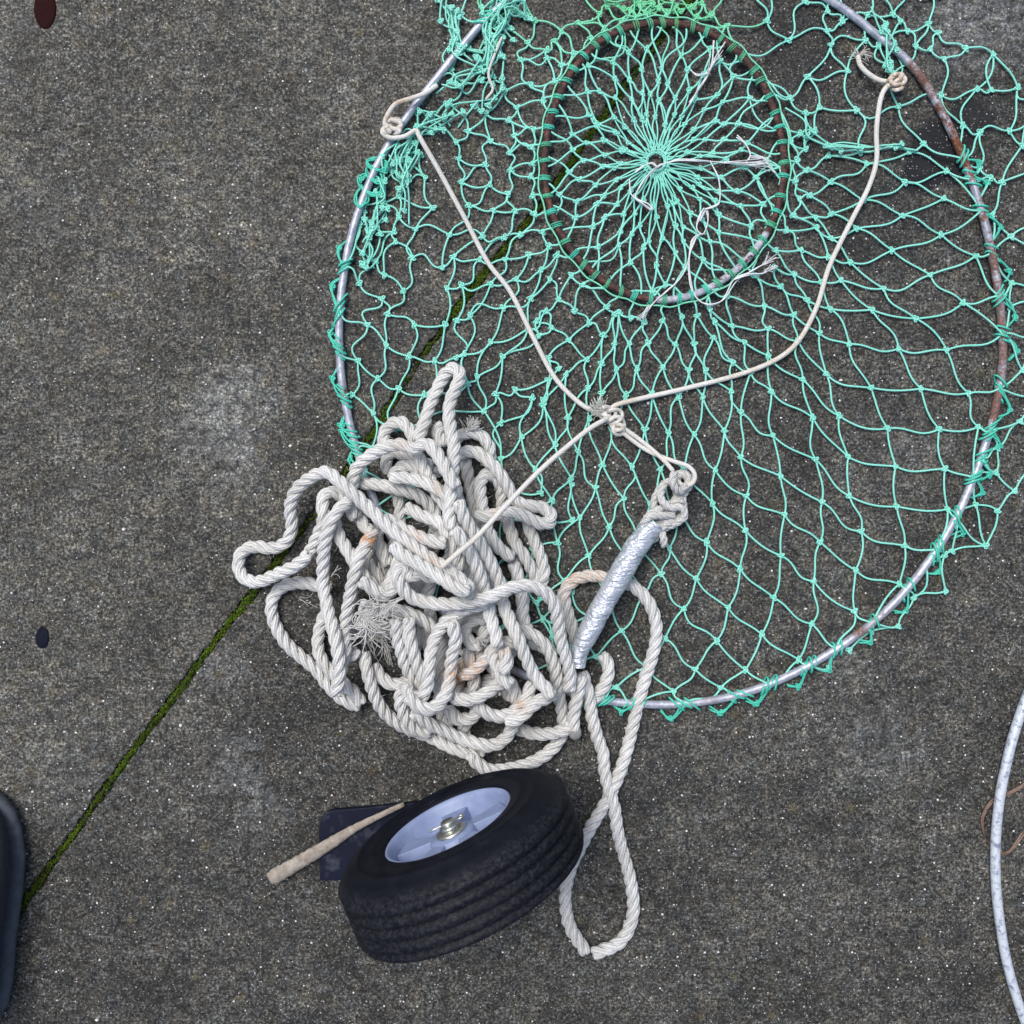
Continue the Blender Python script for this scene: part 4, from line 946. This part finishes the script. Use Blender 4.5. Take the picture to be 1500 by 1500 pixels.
shoe = empty('shoe', 'dark blue-grey shoe toe poking in at the left edge', 'shoe', W(-50, 1300)); bpy.context.view_layer.update()
def loft(name, secs, mat, k=28):
    m_ = MB(); rows_ = []
    for (y, hw_, hl_, zc_, cx) in secs:      # y px, half width px, height, centre z, centre x
        a = np.arange(k)/k*2*np.pi; ex = .75
        xs = np.sign(np.cos(a))*np.abs(np.cos(a))**ex*hw_; zs = np.sign(np.sin(a))*np.abs(np.sin(a))**ex*hl_ + zc_
        rows_.append(np.stack([(cx + xs - 750)*PX*.97, np.full(k, -(y-625)*PX*.97), zs], 1))
    V = np.vstack(rows_); mm_ = len(rows_)
    m_.grid(V, lambda I, Jx: np.stack([Jx/k + 0*I, I/mm_ + 0*Jx], -1), np.zeros(len(V)), True, False, mm_, k)
    m_.big += [list(range(k)), list(range((mm_-1)*k, mm_*k))[::-1]]
    o = m_.build(name, mat); return child(o, shoe)
base = [(1166, 6, 0), (1170, 24, 0), (1180, 40, 0), (1198, 54, 0), (1225, 64, 0), (1265, 68, 2), (1320, 62, 4), (1390, 52, 4), (1450, 50, 2), (1490, 44, 0), (1508, 30, 0), (1514, 8, 0)]
loft('sole', [(y, h+3, .010, .0115, -50+c) for y, h, c in base], MSOLE)
loft('upper', [(y+5 if y < 1400 else y-5, max(3, h-3), z_, z_+.015, -50+c) for (y, h, c), z_ in zip(base, (.006, .012, .017, .021, .024, .030, .036, .040, .040, .038, .034, .02))], MSHOE)
m_ = MB()
for dx_, hz_ in ((0, .0500), (-16, .0545), (-30, .057)):
    c = catmull([(-98, 1230), (-78, 1205), (-50, 1196), (-23, 1204), (-6, 1228), (2, 1262)], 4)
    c = c + np.array([dx_*.6, -dx_*1.1])
    m_.tube(np.stack([(c[:, 0]-750)*PX*.97, -(c[:, 1]-625)*PX*.97, hz_ + .004*np.sin(np.linspace(0, 3.14, len(c)))-.0], 1), .0028, 8)
child(m_.build('toe_seam', MSOLE), shoe)

def gum(px, py, rx, ry, mat, name, label, cat):
    m_ = MB(); k = 40; a = np.arange(k)/k*2*np.pi; wb = 1 + .02*np.sin(3*a+px) + .01*np.sin(7*a)
    rows_ = []
    for f, z_ in ((1., .0004), (.96, .0012), (.8, .0018), (.4, .0021), (.02, .0022)):
        rows_.append(WA(np.stack([px + rx*f*wb*np.cos(a), py + ry*f*wb*np.sin(a)], 1), z_))
    V = np.vstack(rows_); m_.grid(V, lambda I, Jx: np.stack([Jx/k + 0*I, I/5 + 0*Jx], -1), np.zeros(len(V)), True, False, 5, k)
    tag(m_.build(name, mat), label, cat)
gum(66, 14, 16.5, 28, MGUMR, 'gum_spot', 'dark red oval blob flattened on the concrete, upper left', 'blob')
gum(62, 934, 10, 16, MGUMB, 'gum_spot', 'small dark blue-black oval blob on the concrete, left of the mossy joint', 'blob')
# pale grit lying loose on the slab
MGRIT = mat_simple('pale_grit', (.6, .6, .57), (.78, .78, .76), .6, 90, .2)
mg = MB()
for k in range(420):
    px, py = rng.uniform(-60, 1560), rng.uniform(-60, 1560); r = rng.uniform(.8, 2.0)*PX*(1.7 if rng.random() < .07 else 1); c = W(px, py)
    a0 = rng.random()*6; el = rng.uniform(.5, 1); m6 = 6
    lo = [(c[0]+r*math.cos(a0+q)*rng.uniform(.8, 1.1), c[1]+r*el*math.sin(a0+q)*rng.uniform(.8, 1.1), .0002) for q in np.arange(m6)/m6*6.283]
    hi = [(c[0]+(x-c[0])*.6, c[1]+(y-c[1])*.6, r*.7) for x, y, _ in lo]
    mg.poly(lo+hi, [tuple(range(6, 12))] + [(q, (q+1) % 6, 6+(q+1) % 6, 6+q) for q in range(6)])
tag(mg.build('grit', MGRIT, smooth=False), kind='stuff')
